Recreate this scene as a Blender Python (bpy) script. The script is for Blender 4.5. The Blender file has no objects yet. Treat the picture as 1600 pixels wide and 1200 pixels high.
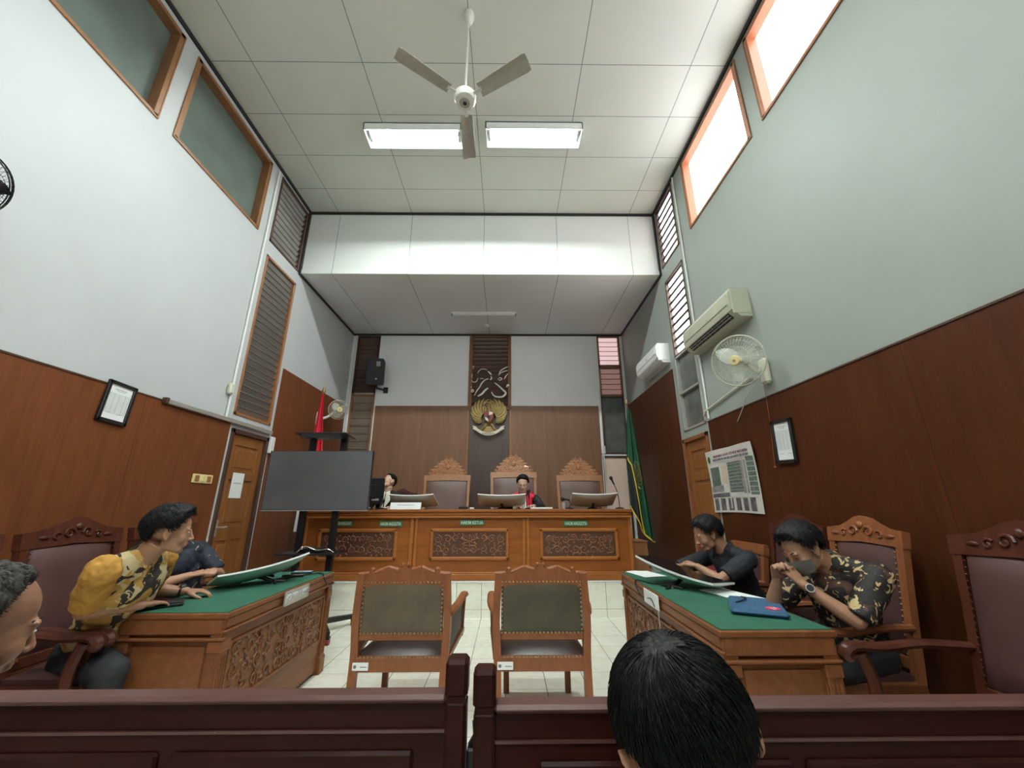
import bpy, bmesh, math, random
import numpy as np
from mathutils import Vector, Matrix, noise, Quaternion

PI = math.pi
V = Vector
SC = bpy.context.scene
COL = SC.collection
random.seed(7)

# ------------------------------------------------------------------ camera
CAM_H = 1.333
F_PX, PITCH, YAW, ROLL = 610.815, 0.29980, 0.0107, -0.0019
cam_data = bpy.data.cameras.new('camera')
cam = bpy.data.objects.new('camera', cam_data)
COL.objects.link(cam)
cy, sy, cp, sp = math.cos(YAW), math.sin(YAW), math.cos(PITCH), math.sin(PITCH)
fw = V((sy * cp, cy * cp, sp)); rt = V((cy, -sy, 0)); up = rt.cross(fw)
rt2 = rt * math.cos(ROLL) + up * math.sin(ROLL); up2 = -rt * math.sin(ROLL) + up * math.cos(ROLL)
M = Matrix((rt2, up2, -fw)).transposed().to_4x4()
M.translation = V((0, 0, CAM_H))
cam.matrix_world = M
cam_data.sensor_width = 36
cam_data.lens = F_PX / 1600 * 36
cam_data.clip_start = 0.05
SC.camera = cam

# ------------------------------------------------------------------ world and exposure
world = bpy.data.worlds.new('world'); SC.world = world; world.use_nodes = True
bg = world.node_tree.nodes['Background']
bg.inputs[0].default_value = (0.80, 0.90, 1.0, 1); bg.inputs[1].default_value = 0.6
SC.view_settings.view_transform = 'Standard'
SC.view_settings.look = 'None'
SC.view_settings.gamma = 1
SC.view_settings.use_curve_mapping = False
SC.view_settings.exposure = 1.06
SC.cycles.max_bounces = 8
SC.cycles.diffuse_bounces = 5
SC.cycles.sample_clamp_indirect = 6
SC.cycles.caustics_reflective = False
SC.cycles.caustics_refractive = False
E_WIN = 2.2       # daylight through the frosted panes of the right wall
E_LOUV = 1.6
E_TUBE = 150.0

# room
XL, XR = -3.228, 2.386
H1, H2 = 5.91, 4.761
YF, YB, YR = 5.322, 7.56, -3.6
WZ, WZ3 = 2.266, 3.21
DZ, DY = 0.418, 5.453

# ------------------------------------------------------------------ materials
MATS = {}
def new_mat(name):
    m = bpy.data.materials.new(name); m.use_nodes = True
    nt = m.node_tree
    b = nt.nodes['Principled BSDF']
    MATS[name] = m
    return m, nt, b
def N(nt, typ, **kw):
    n = nt.nodes.new(typ)
    for k, v in kw.items(): setattr(n, k, v)
    return n
def L(nt, a, b): nt.links.new(a, b)
def coords(nt, scale=(1, 1, 1), rot=(0, 0, 0), loc=(0, 0, 0)):
    tc = N(nt, 'ShaderNodeTexCoord'); mp = N(nt, 'ShaderNodeMapping')
    mp.inputs['Scale'].default_value = scale; mp.inputs['Rotation'].default_value = rot
    mp.inputs['Location'].default_value = loc
    L(nt, tc.outputs['Object'], mp.inputs[0]); return mp.outputs[0]
def ramp(nt, fac, stops, interp='LINEAR'):
    r = N(nt, 'ShaderNodeValToRGB'); r.color_ramp.interpolation = interp
    el = r.color_ramp.elements
    while len(el) < len(stops): el.new(0.5)
    for e, (p, c) in zip(el, stops):
        e.position = p; e.color = (c[0], c[1], c[2], 1)
    L(nt, fac, r.inputs[0]); return r.outputs[0]
def noise_n(nt, co, scale, detail=3, rough=0.5, dist=0):
    n = N(nt, 'ShaderNodeTexNoise'); n.inputs['Scale'].default_value = scale
    n.inputs['Detail'].default_value = detail; n.inputs['Roughness'].default_value = rough
    n.inputs['Distortion'].default_value = dist
    L(nt, co, n.inputs['Vector']); return n.outputs['Fac']
def bump(nt, b, h, strength, dist=0.002):
    n = N(nt, 'ShaderNodeBump'); n.inputs['Strength'].default_value = strength
    n.inputs['Distance'].default_value = dist
    L(nt, h, n.inputs['Height']); L(nt, n.outputs[0], b.inputs['Normal'])
def mixc(nt, fac, a, c, blend='MIX'):
    n = N(nt, 'ShaderNodeMix', data_type='RGBA', blend_type=blend)
    for inp, v in ((n.inputs[0], fac), (n.inputs[6], a), (n.inputs[7], c)):
        if hasattr(v, 'node'): L(nt, v, inp)
        elif isinstance(v, (int, float)): inp.default_value = v
        else: inp.default_value = (v[0], v[1], v[2], 1)
    return n.outputs[2]
def math_n(nt, op, a, b_=None, c=None):
    n = N(nt, 'ShaderNodeMath', operation=op)
    for i, v in enumerate((a, b_, c)):
        if v is None: continue
        if hasattr(v, 'node'): L(nt, v, n.inputs[i])
        else: n.inputs[i].default_value = v
    return n.outputs[0]
def line_mask(nt, comp, origin, pitch, width):
    """1 on the joint lines of a grid along one coordinate."""
    a = math_n(nt, 'SUBTRACT', comp, origin)
    p = math_n(nt, 'PINGPONG', a, pitch / 2)
    return math_n(nt, 'LESS_THAN', p, width / 2)

def plain(name, col, rough=0.5, metal=0.0, var=0.08, scale=6, bmp=0.0, bscale=80, coat=0.0, spec=None):
    m, nt, b = new_mat(name)
    co = coords(nt)
    f = noise_n(nt, co, scale, 4)
    c1 = [max(0, x * (1 - var)) for x in col]; c2 = [min(1, x * (1 + var)) for x in col]
    L(nt, ramp(nt, f, [(0.3, c1), (0.7, c2)]), b.inputs['Base Color'])
    b.inputs['Roughness'].default_value = rough; b.inputs['Metallic'].default_value = metal
    b.inputs['Coat Weight'].default_value = coat
    if spec is not None: b.inputs['Specular IOR Level'].default_value = spec
    if bmp: bump(nt, b, noise_n(nt, co, bscale, 2), bmp)
    return m
def wood(name, dark, light, stretch=(14, 14, 1.2), rough=0.35, coat=0.15, joints=None, grain=0.35, spec=0.5):
    m, nt, b = new_mat(name)
    co = coords(nt, stretch)
    f = noise_n(nt, co, 1.6, 5, 0.6, 0.6)
    g = noise_n(nt, coords(nt, (stretch[0] * 8, stretch[1] * 8, stretch[2] * 5)), 1.5, 2)
    mx = math_n(nt, 'ADD', math_n(nt, 'MULTIPLY', f, 1 - grain), math_n(nt, 'MULTIPLY', g, grain))
    c = ramp(nt, mx, [(0.30, dark), (0.70, light)])
    if joints:
        axis, org, pitch = joints
        tc = N(nt, 'ShaderNodeTexCoord'); s = N(nt, 'ShaderNodeSeparateXYZ'); L(nt, tc.outputs['Object'], s.inputs[0])
        mk = line_mask(nt, s.outputs[axis], org, pitch, 0.004)
        c = mixc(nt, mk, c, [x * 0.35 for x in dark])
    L(nt, c, b.inputs['Base Color'])
    b.inputs['Roughness'].default_value = rough; b.inputs['Coat Weight'].default_value = coat
    b.inputs['Coat Roughness'].default_value = 0.2
    b.inputs['Specular IOR Level'].default_value = spec
    bump(nt, b, g, 0.15, 0.001)
    return m
def leather(name, col, rough=0.42, var=0.15):
    m, nt, b = new_mat(name)
    co = coords(nt)
    f = noise_n(nt, co, 5, 5, 0.6)
    L(nt, ramp(nt, f, [(0.3, [x * (1 - var) for x in col]), (0.7, [x * (1 + var) for x in col])]), b.inputs['Base Color'])
    b.inputs['Roughness'].default_value = rough
    v = N(nt, 'ShaderNodeTexVoronoi'); v.inputs['Scale'].default_value = 260; L(nt, co, v.inputs['Vector'])
    bump(nt, b, v.outputs['Distance'], 0.25, 0.001)
    return m
def emis(name, col, strength):
    m, nt, b = new_mat(name)
    b.inputs['Base Color'].default_value = (*col, 1)
    b.inputs['Emission Color'].default_value = (*col, 1)
    b.inputs['Emission Strength'].default_value = strength
    b.inputs['Roughness'].default_value = 0.4
    return m
def paint(name, col, rough=0.55, var=0.03, grid=None, joint=(0.1, 0.1, 0.1), dirt=None):
    """painted plaster or board, optionally with board joints: grid = [(axis, origin, pitch, width)...]"""
    m, nt, b = new_mat(name)
    co = coords(nt)
    f = noise_n(nt, co, 1.3, 5, 0.6)
    c = ramp(nt, f, [(0.3, [x * (1 - var) for x in col]), (0.7, [min(1, x * (1 + var)) for x in col])])
    if dirt:
        d = noise_n(nt, coords(nt, loc=(3.1, 7.7, 1.3)), 9, 6, 0.75)
        c = mixc(nt, math_n(nt, 'MULTIPLY', ramp(nt, d, [(0.66, (0, 0, 0)), (0.80, (1, 1, 1))]), 0.25), c, dirt)
    if grid:
        tc = N(nt, 'ShaderNodeTexCoord'); s = N(nt, 'ShaderNodeSeparateXYZ'); L(nt, tc.outputs['Object'], s.inputs[0])
        for axis, org, pitch, w in grid:
            mk = line_mask(nt, s.outputs[axis], org, pitch, w)
            c = mixc(nt, mk, c, joint)
    L(nt, c, b.inputs['Base Color'])
    b.inputs['Roughness'].default_value = rough
    bump(nt, b, noise_n(nt, co, 45, 3), 0.06, 0.002)
    return m
def tile_mat(name, x0, y0, axis2=1, pitch=0.3125):
    m, nt, b = new_mat(name)
    tc = N(nt, 'ShaderNodeTexCoord'); s = N(nt, 'ShaderNodeSeparateXYZ'); L(nt, tc.outputs['Object'], s.inputs[0])
    co = coords(nt)
    f = noise_n(nt, co, 7, 8, 0.7, 1.2)
    c = ramp(nt, f, [(0.30, (0.72, 0.72, 0.62)), (0.5, (0.85, 0.84, 0.74)), (0.75, (0.90, 0.90, 0.82))])
    mk = line_mask(nt, s.outputs[0], x0, pitch, 0.005)
    mk2 = line_mask(nt, s.outputs[axis2], y0, pitch, 0.004)
    c = mixc(nt, mk2, c, (0.34, 0.34, 0.28))
    c = mixc(nt, mk, c, (0.10, 0.10, 0.085))
    L(nt, c, b.inputs['Base Color'])
    b.inputs['Roughness'].default_value = 0.22
    return m
def batik(name, base, cols, scale, thr=0.5, extra=None):
    m, nt, b = new_mat(name)
    co = coords(nt, loc=(0.37, 1.9, 2.3))
    c = base
    for i, (cc, sc, t, dist) in enumerate(cols):
        f = noise_n(nt, coords(nt, loc=(i * 5.3, i * 2.1, 1.7)), sc, 2, 0.5, dist)
        mk = ramp(nt, f, [(t, (0, 0, 0)), (t + 0.015, (1, 1, 1))])
        c = mixc(nt, mk, c, cc)
    L(nt, c, b.inputs['Base Color']) if hasattr(c, 'node') else None
    b.inputs['Roughness'].default_value = 0.75
    bump(nt, b, noise_n(nt, co, 14, 3), 0.25, 0.01)
    return m

M_wall = paint('white_wall_paint', (0.52, 0.53, 0.54), dirt=(0.42, 0.44, 0.43))
M_wallb = paint('brightened_wall_paint', (0.90, 0.91, 0.94), dirt=(0.6, 0.6, 0.62))  # paler copy of the white paint, extra light put into its colour
M_wainsr = wood('shaded_wainscot_veneer', (0.046, 0.012, 0.004), (0.080, 0.023, 0.008), (7, 7, 0.7), 0.45, 0.0, spec=.16, joints=(1, 0.95, 1.22))  # darker copy of the wainscot veneer, weaker light put into its colour
M_wallsh = paint('shaded_wall_paint', (0.31, 0.335, 0.305), dirt=(0.42, 0.48, 0.44))  # shade of the right wall put into a darker grey-green
M_ceil = paint('ceiling_board', (0.62, 0.625, 0.57), grid=[(0, -0.39, 1.19, 0.008), (1, 0.07, 0.592, 0.007)], joint=(0.16, 0.17, 0.16), dirt=(0.55, 0.55, 0.5))
M_ceil2 = paint('low_ceiling_board', (0.76, 0.76, 0.77), grid=[(0, -0.39, 1.175, 0.008)], joint=(0.16, 0.17, 0.18))
M_fascia = paint('fascia_board', (0.80, 0.82, 0.79), grid=[(0, -0.39, 1.175, 0.007)], joint=(0.22, 0.24, 0.24))
M_floor = tile_mat('cream_floor_tile', -0.0157, 0.062)
M_riser = tile_mat('cream_riser_tile', -0.0157, 0.095, 2)
M_dais = tile_mat('cream_dais_tile', -0.0157, 0.2)
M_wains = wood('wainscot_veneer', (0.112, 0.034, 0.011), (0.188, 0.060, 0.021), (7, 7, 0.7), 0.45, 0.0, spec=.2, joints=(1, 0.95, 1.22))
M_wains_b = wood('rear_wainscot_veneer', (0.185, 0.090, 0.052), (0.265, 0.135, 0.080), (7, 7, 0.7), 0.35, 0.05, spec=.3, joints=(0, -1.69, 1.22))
M_darkp = wood('dark_board', (0.060, 0.032, 0.026), (0.095, 0.052, 0.042), (7, 7, 0.7), 0.4, 0.1)
M_edge = plain('black_edge_strip', (0.012, 0.012, 0.012), 0.5)
M_teak = wood('teak_frame', (0.24, 0.095, 0.035), (0.40, 0.17, 0.065), (16, 16, 1.5), 0.4)
M_teakdk = wood('dark_teak_frame', (0.05, 0.022, 0.014), (0.09, 0.042, 0.026), (16, 16, 1.5), 0.45)
M_orange = wood('orange_window_frame', (0.36, 0.125, 0.055), (0.48, 0.18, 0.085), (16, 3, 3), 0.45)
M_brownfr = wood('brown_window_frame', (0.20, 0.085, 0.035), (0.33, 0.15, 0.06), (16, 3, 3), 0.45)
M_door = wood('door_wood', (0.19, 0.070, 0.02), (0.31, 0.122, 0.038), (9, 9, 0.9), 0.4, 0.05, spec=.25)
M_bench = wood('bench_wood', (0.20, 0.060, 0.012), (0.34, 0.110, 0.026), (2.0, 12, 12), 0.36, 0.05, spec=.25)
M_benchl = wood('bench_wood_light', (0.27, 0.088, 0.02), (0.42, 0.15, 0.04), (2.0, 12, 12), 0.36, 0.05, spec=.25)
M_carve = plain('highlit_carved_wood', (0.22, 0.090, 0.045), 0.45, var=0.3, scale=30, bmp=0.4, bscale=120)  # scroll highlights put into a lighter relief colour
M_carvebg = plain('carving_recess_shade', (0.085, 0.032, 0.016), 0.5)  # recess shade put into a darker ground colour
M_deskc = plain('desk_carving', (0.20, 0.085, 0.04), 0.42, var=0.3, scale=30, bmp=0.3, bscale=120)
M_carvel = plain('carved_gilt_wood', (0.44, 0.185, 0.075), 0.38, var=0.3, scale=30, bmp=0.3, bscale=120, coat=0.2)
M_desk = wood('desk_wood', (0.145, 0.048, 0.017), (0.25, 0.090, 0.033), (12, 1.8, 12), 0.40, 0.05, spec=.25)
M_pewt = wood('pew_rail_highlight', (0.07, 0.028, 0.024), (0.11, 0.045, 0.038), (1.5, 10, 10), 0.28, 0.1, spec=.4)  # highlight on the top rail put into a lighter, pinker wood
M_pew = wood('pew_wood', (0.019, 0.0045, 0.0038), (0.036, 0.0085, 0.0065), (1.5, 10, 10), 0.34, 0.0, spec=.08)
M_chdk = wood('dark_chair_wood', (0.050, 0.013, 0.008), (0.095, 0.026, 0.014), (9, 9, 3), 0.33, 0.05, spec=.3)
M_chmd = wood('chair_wood', (0.19, 0.062, 0.024), (0.31, 0.11, 0.045), (9, 9, 3), 0.38, 0.05, spec=.3)
M_chlt = wood('light_chair_wood', (0.26, 0.105, 0.038), (0.42, 0.18, 0.07), (9, 9, 3), 0.4, 0.2)
M_lea = leather('brown_leather', (0.080, 0.034, 0.031))
M_leap = leather('throne_leather', (0.13, 0.068, 0.056), 0.45)
M_leadk = leather('seat_leather', (0.055, 0.032, 0.027), 0.3)
M_oldgr = leather('worn_green_leather', (0.120, 0.085, 0.056), 0.55, 0.3)
M_oldgr2 = leather('worn_olive_leather', (0.074, 0.062, 0.038), 0.55, 0.3)
M_stud = plain('brass_stud', (0.45, 0.30, 0.15), 0.35, 0.8)
M_felt = plain('green_felt', (0.018, 0.105, 0.062), 0.85, var=0.12, bmp=0.3, bscale=400)
M_white = plain('white_plastic', (0.80, 0.80, 0.78), 0.35, var=0.02)
M_cream = plain('cream_plastic', (0.66, 0.64, 0.52), 0.4, var=0.04)
M_yplas = plain('yellow_plastic', (0.75, 0.62, 0.30), 0.4, var=0.04)
M_grayp = plain('grey_plastic', (0.30, 0.30, 0.29), 0.5, var=0.05)
M_black = plain('black_plastic', (0.012, 0.012, 0.014), 0.35)
M_blackm = plain('black_metal', (0.016, 0.016, 0.018), 0.4, 0.3)
M_screen = plain('black_screen', (0.008, 0.009, 0.011), 0.09, var=0.02)
M_mback = plain('monitor_back', (0.52, 0.60, 0.56), 0.4, var=0.03)
M_paper = plain('white_paper', (0.85, 0.86, 0.86), 0.7, var=0.02)
M_ink = plain('printed_ink', (0.18, 0.19, 0.20), 0.7)
M_inkl = plain('faint_print', (0.45, 0.47, 0.48), 0.7)
M_alu = plain('aluminium', (0.55, 0.54, 0.50), 0.35, 0.6, var=0.05)
M_chrome = plain('chrome', (0.7, 0.7, 0.7), 0.15, 1.0, var=0.02)
M_signg = plain('green_sign', (0.03, 0.19, 0.085), 0.4)
M_signt = plain('sign_lettering', (0.72, 0.78, 0.66), 0.5)
M_gold = plain('aged_gold', (0.30, 0.21, 0.075), 0.38, 0.5, var=0.25, scale=25)
M_goldy = plain('gold_fringe', (0.85, 0.55, 0.05), 0.6)
M_red = plain('red_cloth', (0.62, 0.010, 0.035), 0.7)
M_crim = plain('crimson_fabric', (0.17, 0.008, 0.025), 0.8)
M_green = plain('green_flag_cloth', (0.010, 0.085, 0.040), 0.65, var=0.2)
M_flagbk = plain('dark_flag_cloth', (0.01, 0.015, 0.013), 0.7)
M_shield = plain('shield_red', (0.22, 0.02, 0.025), 0.5)
M_ribbon = plain('ribbon_cream', (0.70, 0.64, 0.50), 0.5)
M_glassg = plain('frosted_dark_pane', (0.135, 0.165, 0.145), 0.22, var=0.12, scale=3)
M_glassd = plain('dusty_dark_pane', (0.12, 0.125, 0.115), 0.25, var=0.25, scale=5)
M_slatg = plain('grey_louvre_glass', (0.30, 0.28, 0.26), 0.25, var=0.08, scale=4)
M_slate = plain('louvre_gap_shade', (0.14, 0.125, 0.115), 0.5)  # dark tone painting the shaded gaps between slats
M_slatb = plain('brown_louvre_glass', (0.17, 0.105, 0.085), 0.22, var=0.08, scale=4)
M_slatp = plain('tan_louvre_glass', (0.42, 0.34, 0.28), 0.3, var=0.05, scale=4)
M_day = emis('daylit_frosted_pane', (0.93, 0.96, 1.0), E_WIN)
M_louv = emis('daylit_louvre_glass', (1.0, 0.96, 0.98), E_LOUV)
M_louv2 = emis('bright_daylit_louvre_glass', (1.0, 0.98, 0.98), 3.8)
M_louvp = emis('dim_daylit_louvre_glass', (0.72, 0.52, 0.52), 0.42)
M_louvb = emis('dull_daylit_louvre_glass', (0.45, 0.27, 0.24), 0.16)
M_tube = emis('lit_fluorescent_tube', (0.90, 1.0, 0.95), E_TUBE)
M_fixw = plain('fixture_white', (0.85, 0.87, 0.85), 0.3, var=0.02)
M_peach = paint('lit_peach_fill', (0.88, 0.66, 0.55))  # lit wall beyond the doorway put into the leaf colour
M_fan = plain('dusty_fan_blade', (0.40, 0.37, 0.31), 0.5, var=0.12)
M_fanw = plain('fan_enamel', (0.72, 0.71, 0.66), 0.35, var=0.05)
M_clear = None
def make_clear():
    m, nt, b = new_mat('clear_fan_blade')
    b.inputs['Base Color'].default_value = (0.80, 0.84, 0.80, 1); b.inputs['Roughness'].default_value = 0.15
    b.inputs['Alpha'].default_value = 0.32
    return m
M_clear = make_clear()
M_skin = plain('tan_skin', (0.40, 0.205, 0.125), 0.5, var=0.08, scale=18, bmp=0.08, bscale=220)
M_skinl = plain('light_skin', (0.68, 0.42, 0.31), 0.5, var=0.06, scale=18, bmp=0.05, bscale=220)
M_skind = plain('brown_skin', (0.30, 0.145, 0.085), 0.5, var=0.1, scale=22, bmp=0.12, bscale=260)
def hair_mat(name, c1, c2, rough=0.42):
    m, nt, b = new_mat(name)
    f = noise_n(nt, coords(nt, (60, 60, 14)), 1.8, 4, 0.6, 0.8)
    L(nt, ramp(nt, f, [(0.35, c1), (0.68, c2)]), b.inputs['Base Color'])
    b.inputs['Roughness'].default_value = rough; b.inputs['Specular IOR Level'].default_value = .14
    bump(nt, b, f, 0.8, 0.004)
    return m
M_hair = hair_mat('black_hair', (0.004, 0.004, 0.005), (0.016, 0.015, 0.016))
M_hairg = hair_mat('greying_hair', (0.012, 0.011, 0.010), (0.085, 0.078, 0.070), 0.6)
M_hairf = hair_mat('glossy_black_hair', (0.0035, 0.0035, 0.004), (0.010, 0.010, 0.011), 0.42)
M_eye = plain('eye_white', (0.7, 0.68, 0.64), 0.2)
M_iris = plain('dark_iris', (0.015, 0.008, 0.005), 0.1)
M_lips = plain('lips', (0.36, 0.13, 0.10), 0.45)
M_bat_y = batik('gold_black_batik', (0.50, 0.29, 0.075), [((0.60, 0.48, 0.27), 8, 0.50, 0.8), ((0.035, 0.026, 0.024), 8, 0.53, 1.6), ((0.60, 0.48, 0.28), 22, 0.62, 1.5)], 6)
M_gold_cl = plain('gold_sleeve_cloth', (0.47, 0.235, 0.040), 0.75, var=0.15, bmp=0.5, bscale=25)
M_bat_n = batik('navy_batik', (0.007, 0.009, 0.022), [((0.014, 0.017, 0.034), 9, 0.55, 1.0), ((0.34, 0.25, 0.15), 17, 0.64, 1.2)], 6)
M_bat_k = batik('black_cream_batik', (0.014, 0.010, 0.010), [((0.075, 0.028, 0.018), 10, 0.54, 1.0), ((0.55, 0.40, 0.20), 15, 0.585, 1.8), ((0.62, 0.48, 0.27), 26, 0.67, 1.0)], 6)
M_blkcl = plain('black_cotton', (0.010, 0.011, 0.017), 0.8, bmp=0.3, bscale=30)
M_robe = plain('black_robe_cloth', (0.008, 0.008, 0.010), 0.75)
M_robered = plain('red_robe_cloth', (0.70, 0.015, 0.045), 0.7)
M_shirtw = plain('pale_shirt', (0.72, 0.72, 0.58), 0.7)
M_trou = plain('dark_trousers', (0.014, 0.014, 0.018), 0.8)
M_mask = plain('grey_face_mask', (0.15, 0.145, 0.13), 0.7)
M_denim = plain('blue_denim', (0.030, 0.095, 0.19), 0.8, var=0.2, scale=60, bmp=0.4, bscale=500)
M_pink = plain('pink_print', (0.75, 0.04, 0.12), 0.6)
M_sock = plain('shoe_black', (0.01, 0.01, 0.01), 0.4)
M_squig = plain('white_squiggle', (0.82, 0.80, 0.74), 0.5, var=0.1)

# ------------------------------------------------------------------ mesh helpers
class MB:
    """collects shapes; build() links them as ONE mesh object"""
    def __init__(s): s.v = []; s.f = []; s.mi = []; s.cur = 0
    def add(s, vs, fs, M=None):
        o = len(s.v)
        for p in vs:
            p = V(p)
            s.v.append(M @ p if M is not None else p)
        for f in fs: s.f.append([i + o for i in f]); s.mi.append(s.cur)
        return s
    def box(s, c, d, rot=None, bev=0.0, M=None):
        x, y, z = d[0] / 2, d[1] / 2, d[2] / 2
        T = Matrix.Translation(V(c))
        if rot is not None:
            T = T @ (rot.to_4x4() if hasattr(rot, 'to_4x4') else Matrix.Rotation(rot, 4, 'Z'))
        if M is not None: T = M @ T
        if bev > 0:
            b = min(bev, x * .95, y * .95, z * .95)
            vs = []; idx = {}
            for sx in (-1, 1):
                for sy_ in (-1, 1):
                    for sz in (-1, 1):
                        for ax in range(3):
                            p = [sx * x, sy_ * y, sz * z]
                            for k in range(3):
                                if k != ax: p[k] -= (sx, sy_, sz)[k] * b
                            idx[(sx, sy_, sz, ax)] = len(vs); vs.append(p)
            fs = []
            for ax in range(3):
                o = [k for k in range(3) if k != ax]
                for sg in (-1, 1):
                    q = []
                    for a, b2 in ((-1, -1), (1, -1), (1, 1), (-1, 1)):
                        key = [0, 0, 0]; key[ax] = sg; key[o[0]] = a; key[o[1]] = b2
                        q.append(idx[(*key, ax)])
                    if (sg > 0) == (ax == 1): q.reverse()
                    fs.append(q)
            for ax in range(3):           # edges parallel to ax
                o = [k for k in range(3) if k != ax]
                for a in (-1, 1):
                    for b2 in (-1, 1):
                        k1 = [0, 0, 0]; k2 = [0, 0, 0]
                        k1[ax] = -1; k2[ax] = 1
                        for kk in (k1, k2): kk[o[0]] = a; kk[o[1]] = b2
                        q = [idx[(*k1, o[0])], idx[(*k2, o[0])], idx[(*k2, o[1])], idx[(*k1, o[1])]]
                        if (a * b2 > 0) != (ax == 1): q.reverse()
                        fs.append(q)
            for sx in (-1, 1):
                for sy_ in (-1, 1):
                    for sz in (-1, 1):
                        q = [idx[(sx, sy_, sz, a)] for a in range(3)]
                        if sx * sy_ * sz < 0: q.reverse()
                        fs.append(q)
            return s.add(vs, fs, T)
        vs = [(-x, -y, -z), (x, -y, -z), (x, y, -z), (-x, y, -z), (-x, -y, z), (x, -y, z), (x, y, z), (-x, y, z)]
        fs = [(0, 3, 2, 1), (4, 5, 6, 7), (0, 1, 5, 4), (1, 2, 6, 5), (2, 3, 7, 6), (3, 0, 4, 7)]
        return s.add(vs, fs, T)
    def bb(s, x0, x1, y0, y1, z0, z1, bev=0.0):
        return s.box(((x0 + x1) / 2, (y0 + y1) / 2, (z0 + z1) / 2), (abs(x1 - x0), abs(y1 - y0), abs(z1 - z0)), bev=bev)
    def tube(s, path, r, n=8, cap=True, M=None, flat=None):
        path = [V(p) for p in path]
        if isinstance(r, (int, float)): r = [r] * len(path)
        vs = []; fs = []
        t0 = (path[1] - path[0]).normalized()
        a = t0.orthogonal().normalized()
        for i, p in enumerate(path):
            if i == 0: t = t0
            elif i == len(path) - 1: t = (path[-1] - path[-2]).normalized()
            else: t = ((path[i + 1] - p).normalized() + (p - path[i - 1]).normalized()).normalized()
            if t.length < 1e-6: t = t0
            a = (a - t * a.dot(t))
            a = a.normalized() if a.length > 1e-6 else t.orthogonal().normalized()
            b = t.cross(a)
            for k in range(n):
                an = 2 * PI * k / n
                q = (a * math.cos(an) + b * math.sin(an)) * r[i]
                if flat is not None: q = q - flat[0] * q.dot(flat[0]) * (1 - flat[1])
                vs.append(p + q)
        for i in range(len(path) - 1):
            for k in range(n):
                k2 = (k + 1) % n
                fs.append((i * n + k, i * n + k2, (i + 1) * n + k2, (i + 1) * n + k))
        if cap:
            fs.append(tuple(reversed(range(n)))); fs.append(tuple(range((len(path) - 1) * n, len(path) * n)))
        return s.add(vs, fs, M)
    def cyl(s, p0, p1, r, r1=None, n=16, M=None):
        return s.tube([p0, p1], [r, r if r1 is None else r1], n, True, M)
    def lathe(s, prof, n=24, M=None):
        vs = []; fs = []
        for (r, z) in prof:
            for k in range(n):
                a = 2 * PI * k / n
                vs.append((max(r, 1e-4) * math.cos(a), max(r, 1e-4) * math.sin(a), z))
        for i in range(len(prof) - 1):
            for k in range(n):
                k2 = (k + 1) % n
                fs.append((i * n + k, i * n + k2, (i + 1) * n + k2, (i + 1) * n + k))
        fs.append(tuple(reversed(range(n)))); fs.append(tuple(range((len(prof) - 1) * n, len(prof) * n)))
        return s.add(vs, fs, M)
    def sph(s, c, r, n=14, M=None, rot=None):
        if isinstance(r, (int, float)): r = (r, r, r)
        m = max(6, n // 2 + 1)
        vs = [(0, 0, r[2])]; fs = []
        for i in range(1, m):
            th = PI * i / m
            for k in range(n):
                a = 2 * PI * k / n
                vs.append((r[0] * math.sin(th) * math.cos(a), r[1] * math.sin(th) * math.sin(a), r[2] * math.cos(th)))
        vs.append((0, 0, -r[2]))
        for k in range(n):
            fs.append((0, 1 + k, 1 + (k + 1) % n))
            for i in range(m - 2):
                a = 1 + i * n
                fs.append((a + k, a + n + k, a + n + (k + 1) % n, a + (k + 1) % n))
            a = 1 + (m - 2) * n
            fs.append((a + k, len(vs) - 1, a + (k + 1) % n))
        T = Matrix.Translation(V(c))
        if rot is not None: T = T @ rot.to_4x4()
        if M is not None: T = M @ T
        return s.add(vs, fs, T)
    def prism(s, poly, d0, d1, M=None):
        """polygon in local XZ, extruded along local Y from d0 to d1"""
        n = len(poly)
        vs = [(x, d0, z) for x, z in poly] + [(x, d1, z) for x, z in poly]
        fs = [tuple(range(n)), tuple(reversed(range(n, 2 * n)))]
        for i in range(n): j = (i + 1) % n; fs.append((i, n + i, n + j, j))
        return s.add(vs, fs, M)
    def grid(s, fn, nu, nv, M=None, closed_u=False):
        vs = [fn(u / nu, v / nv) for v in range(nv + 1) for u in range(nu + 1)]
        w = nu + 1
        fs = [(v * w + u, v * w + u + 1, (v + 1) * w + u + 1, (v + 1) * w + u) for v in range(nv) for u in range(nu)]
        return s.add(vs, fs, M)
    def build(s, name, mats, parent=None, smooth=35, M=None):
        me = bpy.data.meshes.new(name)
        me.from_pydata([tuple(p) for p in s.v], [], s.f)
        if not isinstance(mats, (list, tuple)): mats = [mats]
        for m in mats: me.materials.append(m)
        if len(mats) > 1: me.polygons.foreach_set('material_index', s.mi)
        bm = bmesh.new(); bm.from_mesh(me)
        bmesh.ops.recalc_face_normals(bm, faces=bm.faces)
        bm.to_mesh(me); bm.free()
        me.shade_smooth()
        if smooth < 180: me.set_sharp_from_angle(angle=math.radians(smooth))
        o = bpy.data.objects.new(name, me); COL.objects.link(o)
        if parent is not None: o.parent = parent
        if M is not None: o.matrix_local = M
        return o
def empty(name, loc=(0, 0, 0), rz=0.0, parent=None):
    o = bpy.data.objects.new(name, None); COL.objects.link(o)
    o.empty_display_size = 0.1
    o.location = loc; o.rotation_euler = (0, 0, rz)
    if parent is not None: o.parent = parent
    return o
def tag(o, label, cat, group=None, kind=None):
    o['label'] = label; o['category'] = cat
    if group: o['group'] = group
    if kind: o['kind'] = kind
    return o
def struct(o):
    o['kind'] = 'structure'; return o
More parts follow.
